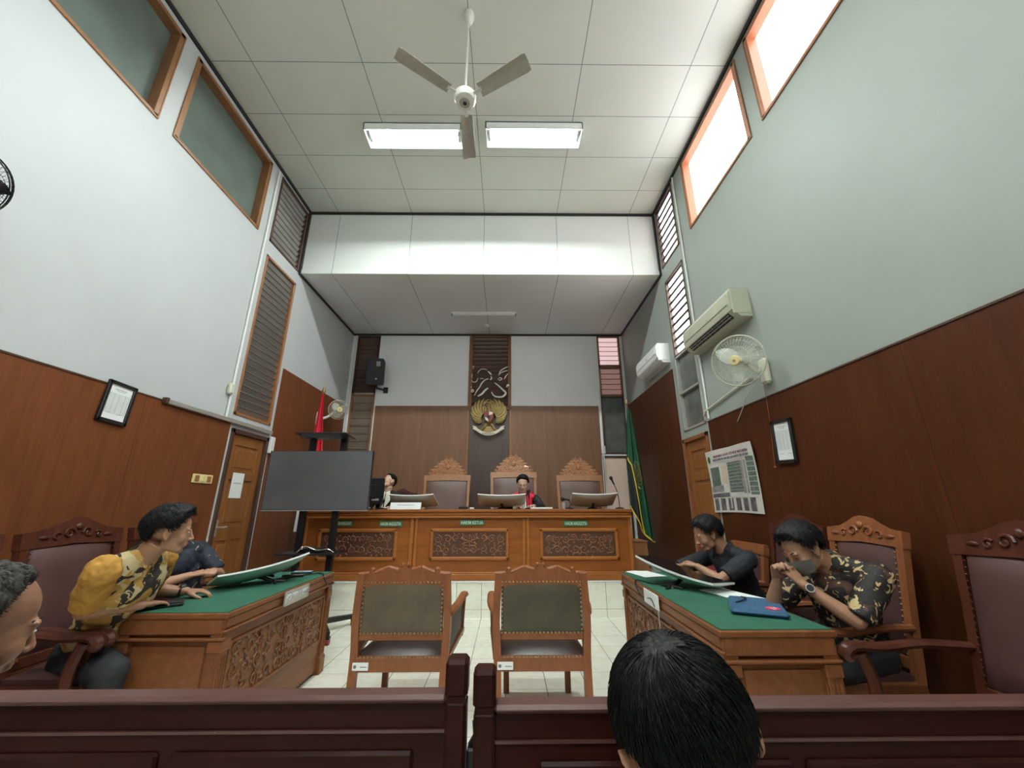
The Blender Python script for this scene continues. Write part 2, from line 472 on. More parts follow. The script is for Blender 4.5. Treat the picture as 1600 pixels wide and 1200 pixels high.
def copy_tree(o, parent=None):
    c = o.copy(); COL.objects.link(c)
    if parent is not None: c.parent = parent
    for ch in list(o.children): copy_tree(ch, c)
    return c
def solid_sheet(mb, fn, nu, nv, th):
    """thin sheet with real thickness; th is a vector offset"""
    th = V(th)
    w = nu + 1
    top = [V(fn(u / nu, v / nv)) for v in range(nv + 1) for u in range(nu + 1)]
    vs = top + [p - th for p in top]; n = len(top)
    fs = []
    for v in range(nv):
        for u in range(nu):
            q = (v * w + u, v * w + u + 1, (v + 1) * w + u + 1, (v + 1) * w + u)
            fs.append(q); fs.append(tuple(n + i for i in reversed(q)))
    rim = [u for u in range(w)] + [v * w + nu for v in range(1, nv + 1)] + [nv * w + u for u in range(nu - 1, -1, -1)] + [v * w for v in range(nv - 1, 0, -1)]
    for i in range(len(rim)):
        a, b = rim[i], rim[(i + 1) % len(rim)]
        fs.append((b, a, n + a, n + b))
    return mb.add(vs, fs)
def text_mesh(txt, mat, width, height, depth=0.001, name='lettering', parent=None, M=None):
    """lettering lying in local XZ, facing local -Y, scaled to width x height"""
    cu = bpy.data.curves.new(name, 'FONT'); cu.body = txt; cu.align_x = 'CENTER'; cu.align_y = 'CENTER'; cu.extrude = 0.02; cu.offset = 0.012
    cu.resolution_u = 3
    tmp = bpy.data.objects.new(name, cu); COL.objects.link(tmp)
    dg = bpy.context.evaluated_depsgraph_get()
    me = bpy.data.meshes.new_from_object(tmp.evaluated_get(dg))
    bpy.data.objects.remove(tmp); bpy.data.curves.remove(cu)
    xs = [v.co.x for v in me.vertices]; ys = [v.co.y for v in me.vertices]
    w = max(xs) - min(xs); hh = max(ys) - min(ys); cx = (max(xs) + min(xs)) / 2; cy_ = (max(ys) + min(ys)) / 2
    for v in me.vertices:
        x, y, z = v.co
        v.co = ((x - cx) / w * width, -z / 0.02 * depth, (y - cy_) / hh * height)
    me.materials.clear(); me.materials.append(mat)
    o = bpy.data.objects.new(name, me); COL.objects.link(o)
    if parent is not None: o.parent = parent
    if M is not None: o.matrix_local = M
    return o
def frame_M(origin, xdir, zdir=(0, 0, 1)):
    """local X along xdir, local Z along zdir, local Y = Z x X"""
    x = V(xdir).normalized(); z = V(zdir); z = (z - x * z.dot(x)).normalized(); y = z.cross(x)
    m = Matrix((x, y, z)).transposed().to_4x4(); m.translation = V(origin); return m
def spiral(cx, cz, r, turns, a0, sgn=1, n=18, y=0):
    pts = []
    for i in range(n + 1):
        t = i / n
        rr = r * (1 - 0.85 * t); a = a0 + sgn * turns * 2 * PI * t
        pts.append((cx + rr * math.cos(a), y, cz + rr * math.sin(a)))
    return pts
def leaf(mb, x, z, ang, ln, w, y=0, M=None, d=0.006):
    R = Matrix.Rotation(-ang, 4, 'Y')
    T = Matrix.Translation(V((x, y, z))) @ R
    mb.sph((ln / 2, 0, 0), (ln / 2, d, w / 2), 8, (M @ T) if M is not None else T)
def carving(mb, w, h, seed, cell=0.11, M=None, y=0.0, depth=0.008):
    """a field of scrolls, leaves and rosettes in relief, mirrored about the middle"""
    rnd = random.Random(seed)
    nx = max(2, int(w / 2 / cell + .5)); nz = max(2, int(h / cell + .5))
    cw = w / 2 / nx; ch = h / nz
    for i in range(nx):
        for j in range(nz):
            cx = (i + .5) * cw + rnd.uniform(-.12, .12) * cw; cz = -h / 2 + (j + .5) * ch + rnd.uniform(-.1, .1) * ch
            a0 = rnd.uniform(0, 2 * PI); sg = rnd.choice((-1, 1)); r = min(cw, ch) * rnd.uniform(.38, .5)
            tr = rnd.uniform(1.1, 1.6)
            la = rnd.uniform(0, 2 * PI)
            for mx in (1, -1):
                pts = [(p[0] * mx, y, p[2]) for p in spiral(cx, cz, r, tr, a0, sg, 12)]
                mb.tube(pts, [depth * (0.75 - 0.35 * k / 12) for k in range(13)], 5, False, M)
                for q in range(3):
                    aa = la + q * 1.1
                    lx, lz = cx + math.cos(aa) * r * .9, cz + math.sin(aa) * r * .9
                    leaf(mb, lx * mx, lz, aa if mx > 0 else PI - aa, r * .75, r * .38, y, M, depth * .8)

# ------------------------------------------------------------------ room shell
def wall_holes(name, mat, plane, pos, th, a0, a1, z0, z1, holes):
    """wall with real openings. plane 'X': surface at x=pos running in y; plane 'Y': surface at y=pos running in x. th = signed thickness away from the room"""
    mb = MB()
    As = sorted({a0, a1, *[h for q in holes for h in q[:2]]}); Zs = sorted({z0, z1, *[h for q in holes for h in q[2:]]})
    def P(a, z, d): return (pos + d, a, z) if plane == 'X' else (a, pos + d, z)
    def solid(i, j):
        if i < 0 or j < 0 or i >= len(As) - 1 or j >= len(Zs) - 1: return False
        am = (As[i] + As[i + 1]) / 2; zm = (Zs[j] + Zs[j + 1]) / 2
        return not any(q[0] < am < q[1] and q[2] < zm < q[3] for q in holes)
    vs = []; fs = []; idx = {}
    def vid(a, z, d):
        k = (round(a, 5), round(z, 5), round(d, 5))
        if k not in idx: idx[k] = len(vs); vs.append(P(a, z, d))
        return idx[k]
    for i in range(len(As) - 1):
        for j in range(len(Zs) - 1):
            if not solid(i, j): continue
            A, B, C, D = As[i], As[i + 1], Zs[j], Zs[j + 1]
            fs.append([vid(A, C, 0), vid(B, C, 0), vid(B, D, 0), vid(A, D, 0)])
            fs.append([vid(A, D, th), vid(B, D, th), vid(B, C, th), vid(A, C, th)])
            if not solid(i - 1, j): fs.append([vid(A, C, 0), vid(A, D, 0), vid(A, D, th), vid(A, C, th)])
            if not solid(i + 1, j): fs.append([vid(B, D, 0), vid(B, C, 0), vid(B, C, th), vid(B, D, th)])
            if not solid(i, j - 1): fs.append([vid(B, C, 0), vid(A, C, 0), vid(A, C, th), vid(B, C, th)])
            if not solid(i, j + 1): fs.append([vid(A, D, 0), vid(B, D, 0), vid(B, D, th), vid(A, D, th)])
    mb.add(vs, fs)
    return struct(mb.build(name, mat, smooth=20))

WT = 0.16
WINY = [(2.925, 4.245), (1.41, 2.735), (-0.11, 1.215), (-1.63, -0.305), (-3.15, -1.825)]
LV_U = (4.50, 5.26, 4.75, 5.83)      # upper louvre opening y0,y1,z0,z1
LV_L = (4.52, 5.26, 2.36, 4.55)
DR_L = (4.55, 5.28, 0.0, 2.20)
left_holes = [(a, b, 4.74, 5.80) for a, b in WINY] + [LV_U, LV_L, DR_L]
RV_U = (4.60, 5.22, 4.80, 5.85)
RV_L = (4.60, 5.20, 2.27, 4.55)
DR_R = (4.60, 5.28, 0.0, 2.17)
right_holes = [(a, b, 4.78, 5.83) for a, b in WINY] + [RV_U, RV_L, DR_R]
wall_holes('wall_left', M_wall, 'X', XL, -WT, YR, YB, 0, H1, left_holes)
wall_holes('wall_right', M_wallsh, 'X', XR, WT, YR, YB, 0, H1, right_holes)
BK = [(-3.13, -2.66, 2.2, 4.72), (-0.765, 0.035, 3.17, 4.73), (1.86, 2.33, 2.26, 4.73), (1.82, 2.30, DZ, 2.23)]
wall_holes('wall_back', M_wallb, 'Y', YB, 0.14, XL, XR, 0, H2 + 0.1, BK)
struct(MB().bb(XL - WT, XR + WT, YR - .15, YR, 0, H1).build('wall_rear', M_wall))
struct(MB().bb(XL - WT, XR + WT, YR - .15, YB + .2, -0.12, 0).build('floor', M_floor))
struct(MB().bb(XL - WT, XR + WT, YR - .15, YF + .12, H1, H1 + .1).build('ceiling', M_ceil))
struct(MB().bb(XL, XR, YF, YF + .12, H2, H1).build('wall_fascia', M_fascia))
struct(MB().bb(XL, XR, YF - .012, YF + .0, H2, H2 + .075, bev=.004).build('trim_1', M_fascia))
struct(MB().bb(XL - .1, XR + .1, YF + .12, YB + .1, H2, H2 + .08).build('ceiling_low', M_ceil2))
# dais with tiled riser
struct(MB().bb(XL, XR, DY + .015, YB, 0, DZ - .012).build('floor_dais', M_dais))
struct(MB().bb(XL, XR, DY, DY + .015, 0, DZ - .02).build('trim_2', M_riser))
struct(MB().bb(XL, XR, DY - .012, DY + .02, DZ - .02, DZ - .004, bev=.003).build('trim_3', M_white))
# black cornice strips
tb = MB()
e = 0.022
tb.bb(XL, XL + e, YR, YF, H1 - .045, H1); tb.bb(XR - e, XR, YR, YF, H1 - .045, H1); tb.bb(XL, XR, YF - e, YF, H1 - .04, H1)
struct(tb.build('trim_4', M_edge))
tb = MB()
tb.bb(XL, XL + e, YF, YB, H2 - .035, H2); tb.bb(XR - e, XR, YF, YB, H2 - .035, H2); tb.bb(XL, XR, YB - e, YB, H2 - .035, H2)
tb.bb(XL, XL + .02, YF - .05, YF, H2 - .03, H1); tb.bb(XR - .02, XR, YF - .05, YF, H2 - .03, H1)
struct(tb.build('trim_5', M_edge))
# wainscot panelling
def wains(n, mb, mat=M_wains):
    return struct(mb.build('trim_%d' % n, mat, smooth=20))
wains(6, MB().bb(XL, XL + .014, YR, 4.50, 0, WZ))
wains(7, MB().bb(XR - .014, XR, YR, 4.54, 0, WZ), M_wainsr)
wains(8, MB().bb(XL, XL + .014, 5.33, YB, DZ, WZ3))
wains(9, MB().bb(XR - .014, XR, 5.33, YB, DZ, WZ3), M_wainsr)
wains(10, MB().bb(-2.64, -0.80, YB - .014, YB, DZ, WZ3), M_wains_b)
wains(11, MB().bb(0.065, 1.80, YB - .014, YB, DZ, WZ3), M_wains_b)
wains(12, MB().bb(-0.765, 0.03, YB - .006, YB, DZ, 3.16), M_darkp)
tb = MB(); tb.bb(-.80, -.765, YB - .03, YB, DZ, 3.2, .004); tb.bb(.03, .065, YB - .03, YB, DZ, 3.2, .004); tb.bb(-.80, .065, YB - .03, YB, 3.13, 3.165, .004)
struct(tb.build('trim_13', M_teak))
tb = MB(); tb.bb(-.80, -.765, YB - .02, YB, 3.2, H2 - .03); tb.bb(.03, .065, YB - .02, YB, 3.2, H2 - .03)
struct(tb.build('trim_14', M_brownfr))
wains(15, MB().bb(XL, XL + .012, 5.33, YB, 0, DZ), M_wains)
tb = MB(); tb.bb(XL, XL + .02, YR, 4.50, WZ, WZ + .012); struct(tb.build('trim_16', M_teakdk))
tb = MB(); tb.bb(XR - .02, XR, YR, 4.54, WZ, WZ + .012); struct(tb.build('trim_17', M_teakdk))

# ------------------------------------------------------------------ clerestory windows
wn = [0]
def clerestory(side, y0, y1, z0, z1, lit):
    wn[0] += 1
    x = XL if side < 0 else XR
    root = empty('window_%d' % wn[0], (x, (y0 + y1) / 2, z0)); struct(root)
    root['label'] = ('dark frosted clerestory window high on the left wall' if side < 0 else 'bright daylit clerestory window high on the right wall')
    s = -1 if side < 0 else 1
    fr = MB(); hy = (y1 - y0) / 2; hz = z1 - z0; t = .045
    d0, d1 = -0.012 * s, 0.125 * s
    for a, b, c, d in ((-hy, hy, 0, t * .5), (-hy, hy, hz - t, hz), (-hy, -hy + t, 0, hz), (hy - t, hy, 0, hz)):
        fr.bb(d0, d1, a, b, c, d, .003)
    fr.build('window_frame', M_brownfr if side < 0 else M_orange, root)
    lip = MB()
    for a, b, c, d in ((-hy - .012, hy + .012, -.014, .0), (-hy - .012, -hy, 0, hz), (hy, hy + .012, 0, hz)):
        lip.bb(-.014 * s, .004 * s, a, b, c, d)
    lip.build('window_lip', M_brownfr if side > 0 else M_teak, root)
    MB().bb(.085 * s, .095 * s, -hy + t * .8, hy - t * .8, t * .4, hz - t * .8).build('glass_pane', M_day if lit else M_glassg, root)
for a, b in WINY: clerestory(-1, a, b, 4.74, 5.80, False)
for a, b in WINY: clerestory(1, a, b, 4.78, 5.83, True)

def louvre(plane, pos, out, a0, a1, z0, z1, pitch, mat, frame, tilt=0.6, back=None, nm=None, label=None, sl=None, thick=.006, edge=None):
    edge = edge or M_teakdk
    """louvre window: frame, slats, and a backing pane; out = sign away from the room"""
    wn[0] += 1
    root = empty('window_%d' % wn[0], (pos, (a0 + a1) / 2, z0) if plane == 'X' else ((a0 + a1) / 2, pos, z0)); struct(root)
    if label: root['label'] = label
    Mx = Matrix.Identity(4) if plane == 'X' else Matrix(((0, 1, 0, 0), (1, 0, 0, 0), (0, 0, 1, 0), (0, 0, 0, 1)))
    hy = (a1 - a0) / 2; hz = z1 - z0; t = .035
    fr = MB(); d0, d1 = -.01 * out, .10 * out
    T = MB()
    for a, b, c, d in ((-hy, hy, 0, t), (-hy, hy, hz - t, hz), (-hy, -hy + t, 0, hz), (hy - t, hy, 0, hz)):
        T.bb(d0, d1, a, b, c, d, .003)
    fr.add(T.v, T.f, Mx); fr.build('window_frame', frame, root)
    S = MB(); E_ = MB(); n = int((hz - 2 * t) / pitch)
    lo, hi = sl if sl else (0, n)
    for k in range(lo, min(hi, n)):
        z = t + (k + .5) * (hz - 2 * t) / n
        R = Matrix.Rotation(tilt * out, 3, 'Y')
        S.box((.045 * out, 0, z), (pitch * 1.12, 2 * (hy - t) , thick), rot=R)
        tip = R @ V((-out * pitch * .56, 0, 0)); ew = .038 if edge is M_black else .010
        E_.box((.045 * out + tip.x - .004 * out, 0, z + tip.z), (.012, 2 * (hy - t), ew))  # dark strip painting the shaded gap along each slat
    G = MB(); G.add(S.v, S.f, Mx); G.build('louvre_slats', mat, root)
    G = MB(); G.add(E_.v, E_.f, Mx); G.build('slat_gap_strips', edge, root)
    B = MB(); B.bb(.088 * out, .096 * out, -hy, hy, 0, hz); G = MB(); G.add(B.v, B.f, Mx)
    G.build('backing_pane', back or mat, root)
    return root
louvre('X', XL, -1, *LV_U, .085, M_slatg, M_teakdk, 0.95, edge=M_slate, label='upper grey louvre window of the left wall')
louvre('X', XL, -1, *LV_L, .085, M_slatg, M_teak, 0.95, edge=M_slate, label='tall grey louvre window above the left door')
louvre('X', XR, 1, *RV_U, .110, M_louv, M_teakdk, 1.25, edge=M_black, back=M_brownfr, label='upper daylit louvre window of the right wall')
rl = louvre('X', XR, 1, RV_L[0], RV_L[1], 3.32, RV_L[3], .110, M_louv2, M_teakdk, 1.25, edge=M_black, back=M_brownfr, label='daylit louvre window above dusty panes of the right wall')
wn[0] += 1
root = struct(empty('window_%d' % wn[0], (XR, 4.90, 2.27))); root['label'] = 'two dusty fixed panes under the daylit louvre'
fr = MB()
for a, b, c, d in ((-.3, .3, 0, .03), (-.3, .3, .5, .53), (-.3, .3, 1.03, 1.06), (-.3, -.27, 0, 1.06), (.27, .3, 0, 1.06)): fr.bb(-.012, .08, a, b, c, d, .003)
fr.build('window_frame', M_alu, root)
MB().bb(.03, .038, -.28, .28, .02, .51).build('glass_pane', M_glassd, root)
MB().bb(.03, .038, -.28, .28, .52, 1.04).build('glass_pane', M_glassd, root)
# back wall strips
louvre('Y', YB, 1, -3.13, -2.66, 3.48, 4.72, .085, M_slatb, M_teakdk, 0.9, label='dark brown louvre behind the loudspeaker')
louvre('Y', YB, 1, -3.13, -2.66, 2.2, 3.46, .135, M_slatp, M_teak, 0.95, edge=M_slate, back=M_slatp, label='tan glass louvre at the left end of the back wall')
louvre('Y', YB, 1, -0.765, 0.035, 3.17, 4.73, .085, M_slatb, M_brownfr, 0.9, label='dark brown louvre above the eagle emblem')
louvre('Y', YB, 1, 1.86, 2.33, 4.05, 4.73, .10, M_louvp, M_brownfr, 1.2, back=M_brownfr, label='pink daylit louvre at the top right of the back wall')
louvre('Y', YB, 1, 1.86, 2.33, 3.42, 4.04, .10, M_louvb, M_brownfr, 1.1, back=M_brownfr, label='dim brown louvre above the dark pane')
wn[0] += 1
root = struct(empty('window_%d' % wn[0], (2.095, YB, 2.26))); root['label'] = 'dusty dark pane above the peach doorway'
fr = MB()
for a, b, c, d in ((-.235, .235, 0, .03), (-.235, .235, 1.13, 1.16), (-.235, -.205, 0, 1.16), (.205, .235, 0, 1.16)): fr.bb(a, b, -.01, .08, c, d, .003)
fr.build('window_frame', M_teakdk, root)
MB().bb(-.21, .21, .03, .038, .02, 1.14).build('glass_pane', M_glassd, root)

# ------------------------------------------------------------------ doors
def panel_door(nm, x, s, y0, y1, z1, label, paper=False):
    root = struct(empty(nm, (x, (y0 + y1) / 2, 0))); root['label'] = label
    hy = (y1 - y0) / 2
    fr = MB(); t = .05
    for a, b, c, d in ((-hy, hy, z1 - t, z1), (-hy, -hy + t, 0, z1), (hy - t, hy, 0, z1)): fr.bb(.02 * s, -.10 * s, a, b, c, d, .004)
    fr.build('door_frame', M_teakdk if s > 0 else M_chmd, root)
    df = MB(); w = hy - t
    X0, X1 = -.015 * s, -.05 * s
    df.bb(X0 - .012 * s, X1, -w, w, 0, z1 - t)
    rails = [0, .18, .95, 1.10, 1.62, 1.72, z1 - t - .13, z1 - t]
    for k in range(0, 8, 2): df.bb(X0, X0 - .03 * s, -w, w, rails[k], rails[k + 1], .004)
    for a in (-w, w - .10, -.05): df.bb(X0 - .0005 * s, X0 - .03 * s, a, a + .10, 0, z1 - t, .004) if a != -.05 else df.bb(X0 - .001 * s, X0 - .03 * s, a, a + .1, .18, .95, .004)
    for k in range(1, 6, 2):
        df.bb(X0 - .005 * s, X0 - .02 * s, -w + .14, w - .14, rails[k] + .04, rails[k + 1] - .04, .012)
    dlo = df.build('door_leaf', M_door, root)
    hd = MB(); hd.bb(X0 - .002 * s, X0 + .006 * s, -w + .03, -w + .07, 1.0, 1.18, .002); hd.tube([(X0, -w + .05, 1.1), (X0 + .05 * s, -w + .05, 1.1), (X0 + .05 * s, -w + .15, 1.1)], .008)
    hd.build('door_handle', M_alu, dlo)
    return root
panel_door('door_1', XL, 1, *DR_L[:2], DR_L[3], 'brown panelled door in the left wall under the grey louvre')
panel_door('door_2', XR, -1, *DR_R[:2], DR_R[3], 'brown panelled door in the right wall under the dusty panes')
root = struct(empty('door_3', (2.06, YB, DZ))); root['label'] = 'doorway filled with a lit-peach leaf at the right end of the back wall'
fr = MB()
for a, b, c, d in ((-.24, -.21, 0, 1.81), (.21, .24, 0, 1.81), (-.24, .24, 1.78, 1.81)): fr.bb(a, b, -.02, .08, c, d, .003)
fr.build('door_frame', M_teakdk, root)
MB().bb(-.21, .21, .01, .045, 0, 1.78, .004).build('door_leaf', M_peach, root)
t = MB(); t.bb(-.16, -.08, YB - .012, YB, 0, .12, .003)
o = tag(MB().bb(1.80, 1.88, YB - .022, YB, 2.27, 2.42, .004).build('notice_card', M_white), 'small white card at the lower left corner of the dusty dark pane', 'notice')
# white squiggle marks on the louvre above the emblem
def pxw(pts, z0=3.17):    # sketch units (0..100 wide, 0..100 high) to the panel
    return [(-.765 + p[0] / 100 * .80, YB - .020, 3.36 + p[1] / 100 * .78) for p in pts]
def smooth_path(p, n=5):
    out = []
    p = [V(q) for q in p]
    for i in range(len(p) - 1):
        a = p[max(0, i - 1)]; b = p[i]; c = p[i + 1]; d = p[min(len(p) - 1, i + 2)]
        for k in range(n):
            t = k / n
            out.append(0.5 * ((2 * b) + (c - a) * t + (2 * a - 5 * b + 4 * c - d) * t * t + (3 * b - a - 3 * c + d) * t ** 3))
    out.append(p[-1]); return out
strokes = [([(18, 68), (25, 78), (34, 80), (42, 77)], .006), ([(44, 74), (50, 68), (53, 64)], .012), ([(12, 8), (17, 20), (24, 30), (30, 42), (38, 50), (46, 53)], .010),
           ([(20, 6), (30, 12), (38, 22), (46, 28)], .015), ([(54, 18), (60, 8), (70, 4), (82, 5), (90, 14), (84, 22), (72, 34), (62, 42)], .014),
           ([(72, 62), (76, 74), (86, 82), (96, 86)], .008), ([(74, 66), (82, 72), (95, 76)], .008), ([(70, 52), (75, 56), (80, 53), (75, 49), (70, 52)], .007),
           ([(86, 52), (90, 60), (96, 68)], .008), ([(92, 30), (95, 37), (98, 33)], .012), ([(3, 50), (8, 44), (16, 46), (20, 56)], .006), ([(3, 18), (6, 24), (9, 19), (3, 17)], .010),
           ([(4, 86), (8, 88), (6, 80)], .006), ([(52, 60), (54, 54), (50, 50)], .008), ([(24, 53), (30, 54), (34, 53)], .005), ([(5, 54), (4, 62), (6, 66)], .006), ([(3, 28), (4, 33)], .006)]
dm = MB()
for pts, r in strokes:
    sp_ = smooth_path(pxw(pts)); n = len(sp_)
    dm.tube(sp_, [1.45 * r * (0.45 + .55 * math.sin(PI * (i + .7) / (n + .4))) for i in range(n)], 6, flat=(V((0, 1, 0)), .35))
tag(dm.build('squiggle_marks', M_squig), 'white curling line ornament on the dark louvre above the eagle emblem', 'marks')

# ------------------------------------------------------------------ ceiling lights
def batten(x0, x1, y0, y1, label):
    cx, cy_ = (x0 + x1) / 2, (y0 + y1) / 2
    root = tag(empty('ceiling_light', (cx, cy_, H1)), label, 'ceiling light', 'lit fluorescent ceiling lights')
    w, d = (x1 - x0) / 2, (y1 - y0) / 2
    b = MB(); b.bb(-w, w, -d, d, -.012, 0)
    b.bb(-w, w, -d, -d + .010, -.105, 0); b.bb(-w, w, d - .010, d, -.105, 0); b.bb(-w, -w + .012, -d, d, -.105, 0); b.bb(w - .012, w, -d, d, -.105, 0)
    b.build('housing', M_fixw, root)
    rf = MB(); rf.add([(-w + .02, -d + .012, -.10), (w - .02, -d + .012, -.10), (w - .02, -.02, -.016), (-w + .02, -.02, -.016)], [(0, 1, 2, 3)])
    rf.add([(-w + .02, .02, -.016), (w - .02, .02, -.016), (w - .02, d - .012, -.10), (-w + .02, d - .012, -.10)], [(0, 1, 2, 3)])
    rf.build('reflector', M_fixw, root)
    for yy in (-.035, .035):
        MB().cyl((-w + .05, yy, -.040), (w - .05, yy, -.040), .013).build('tube', M_tube, root)
    for sx in (-1, 1):
        MB().bb(sx * (w - .045) - .012, sx * (w - .045) + .012, -.075, .075, -.07, -.012, .003).build('lamp_holder', M_grayp, root)
    return root
batten(-1.81, -.59, 3.725, 4.01, 'lit fluorescent ceiling light left of the ceiling fan')
batten(-.285, .93, 3.70, 3.985, 'lit fluorescent ceiling light right of the ceiling fan')
batten(-1.81, -.59, .40, .685, 'added unseen ceiling light over the left gallery pew, nearer than the fan')  # unseen fixtures from here on, added to brighten the lower room
batten(-.285, .93, .40, .685, 'added unseen ceiling light over the right gallery pew, nearer than the fan')
batten(-1.81, -.59, -2.40, -2.115, 'added unseen ceiling light at the left rear of the gallery')  # another unseen pair added for extra light
batten(-.285, .93, -2.40, -2.115, 'added unseen ceiling light at the right rear of the gallery')
rt_ = tag(empty('tube_light', (-.45, 6.57, H2)), 'slim unlit tube light on the low ceiling over the judges', 'tube light')
MB().bb(-.6, .6, -.025, .025, -.035, 0, .004).build('housing', M_fixw, rt_)
MB().cyl((-.57, 0, -.05), (.57, 0, -.05), .013).build('tube', M_white, rt_)
for sx in (-1, 1): MB().bb(sx * .59 - .015, sx * .59 + .015, -.02, .02, -.07, 0, .003).build('lamp_holder', M_grayp, rt_)
sd = MB(); sd.lathe([(.0, 0), (.055, 0), (.055, -.018), (.035, -.04), (0, -.042)][::-1], 20, Matrix.Translation((-.43, 7.12, H2)))
tag(sd.build('smoke_detector', M_white), 'round white smoke detector on the low ceiling behind the slim tube light', 'smoke detector')

# ------------------------------------------------------------------ ceiling fan
fr_ = tag(empty('ceiling_fan', (-.385, 2.58, 4.80)), 'three bladed dusty beige ceiling fan on a long white rod', 'ceiling fan')
MB().lathe([(0, H1 - 4.80), (.045, H1 - 4.80), (.055, 1.06), (.04, 1.0), (.02, .95), (0, .95)][::-1], 20).build('ceiling_cup', M_fanw, fr_)
MB().cyl((0, 0, .05), (0, 0, 1.02), .0105).build('rod', M_fanw, fr_)
MB().lathe([(0, -.062), (.055, -.060), (.085, -.045), (.096, -.02), (.098, .015), (.085, .035), (.045, .06), (.03, .10), (.014, .11), (0, .11)], 32).build('motor', M_fanw, fr_)
MB().lathe([(.0, -.066), (.045, -.066), (.05, -.060), (0, -.058)], 24).build('motor_cap', M_fan, fr_)
MB().lathe([(.0, -.074), (.014, -.074), (.018, -.066), (0, -.064)], 16).build('cap_badge', M_black, fr_)
for k, ang in enumerate((PI / 2 + .03, math.radians(-30), math.radians(216))):
    T = Matrix.Rotation(ang, 4, 'Z')
    bl = MB()
    def bf(u, v):
        x = .155 + u * .475; wv = .055 + .013 * u
        ed = 1 - max(0, (u - .93) / .07) ** 2 * .12
        yy = (v - .5) * 2 * wv * ed
        return V((x, yy, -.012 - yy * .22 - .012 * (1 - (2 * v - 1) ** 2) * -1))
    solid_sheet(bl, lambda u, v: T @ bf(u, v), 16, 6, (0, 0, .004))
    b = bl.build('blade', M_fan, fr_)
    ir = MB(); ir.box((.125, 0, -.008), (.10, .032, .006), M=T, bev=.002); ir.build('blade_iron', M_fanw, fr_)

# ------------------------------------------------------------------ things on the walls
# wall fans
def wall_fan(loc, aim, arm_to, label, r=.215, mats=None, cord=None, clear=True):
    """loc = centre of the cage, aim = direction it blows, arm_to = mount point on the wall"""
    mc, mg, mh, mblade = mats
    root = tag(empty('wall_fan', loc), label, 'wall fan')
    Q = V(aim).normalized().to_track_quat('Z', 'Y').to_matrix().to_4x4()
    cg = MB()
    for rr, z in ((r, 0), (r * .985, .012), (r * .985, -.012)): 
        cg.tube([Q @ V((rr * math.cos(a), rr * math.sin(a), z)) for a in [2 * PI * k / 40 for k in range(41)]], .0035, 6, False)
    nw = 44
    for k in range(nw):
        a = 2 * PI * k / nw
        for sg in (1, -1):
            cg.tube([Q @ V((q * r * math.cos(a), q * r * math.sin(a), sg * z)) for q, z in ((.2, .075), (.5, .07), (.82, .05), (1, 0))], .0011, 3, False)
    for rr, z in ((.55, .068), (.8, .052)):
        for sg in (1, -1): cg.tube([Q @ V((rr * r * math.cos(a), rr * r * math.sin(a), z * sg)) for a in [2 * PI * k / 32 for k in range(33)]], .0013, 4, False)
    cgo = cg.build('cage', mg, root, smooth=60)
    hb = MB(); hb.lathe([(0, .060), (.044, .062), (.048, .074), (.040, .088), (0, .090)], 24, Q); cbo = hb.build('cage_badge', mh, cgo)
    MB().lathe([(0, .091), (.012, .0905), (.012, .094), (0, .095)], 12, Q).build('badge_dot', M_grayp, cbo)
    bl = MB()
    for k in range(3):
        R = Q @ Matrix.Rotation(2 * PI * k / 3 + .3, 4, 'Z')
        solid_sheet(bl, lambda u, v, R=R: R @ V(((.03 + u * (r - .045)), (v - .5) * .13 * math.sin(PI * min(1, .25 + u * .75)) ** .6, (v - .5) * .05 + .0)), 8, 5, Q.to_3x3() @ V((0, 0, .002)))
    bl.build('blade', mblade, root)
    MB().lathe([(0, -.19), (.03, -.19), (.05, -.17), (.056, -.10), (.05, -.03), (.03, .02), (.02, .05), (0, .05)], 20, Q).build('motor', mc, root)
    am = V(arm_to) - V(loc)
    sx = 1 if am.x > 0 else -1
    mt = MB(); mt.box(am + V((-.03 * sx, 0, 0)), (.06, .10, .24), bev=.02)
    mt.build('mount', mc, root)
    back = Q @ V((0, 0, -.13))
    mid = (back + am) / 2 + V((0, 0, -.05))
    MB().tube(smooth_path([back, mid, am + V((-.05 * sx, 0, .02))]), .022, 8).build('arm', mc, root)
    if cord:
        MB().tube(smooth_path([V(p) - V(loc) for p in cord]), .004, 5).build('cord', M_cream, root)
    return root
wall_fan((2.12, 3.36, 2.60), (-.78, -.60, -.22), (XR - .0, 3.37, 2.50), 'cream wall fan with clear blades under the near air conditioner on the right', .235,
         (M_cream, M_cream, M_yplas, M_clear), cord=[(2.33, 3.42, 2.44), (2.30, 3.60, 2.34), (2.33, 3.75, 2.25), (2.37, 3.95, 2.15)])
pc = MB(); pc.tube(smooth_path([(2.345, 3.40, 2.40), (2.366, 3.45, 2.05), (2.366, 3.50, 1.66)]), .0025, 5); pc.sph((2.366, 3.50, 1.65), .009, 8)
tag(pc.build('pull_cord', M_teak), 'thin pull cord hanging from the cream wall fan beside the framed paper', 'cord')
wall_fan((-2.93, 6.62, 2.91), (.55, -.80, -.15), (XL, 6.50, 2.72), 'small white wall fan behind the red flag', .165, (M_white, M_cream, M_yplas, M_clear))
wall_fan((-2.98, 1.76, 3.06), (.92, .15, -.30), (XL, 1.68, 2.82), 'black wall fan at the far left edge of the photo', .19, (M_black, M_blackm, M_black, M_blackm))

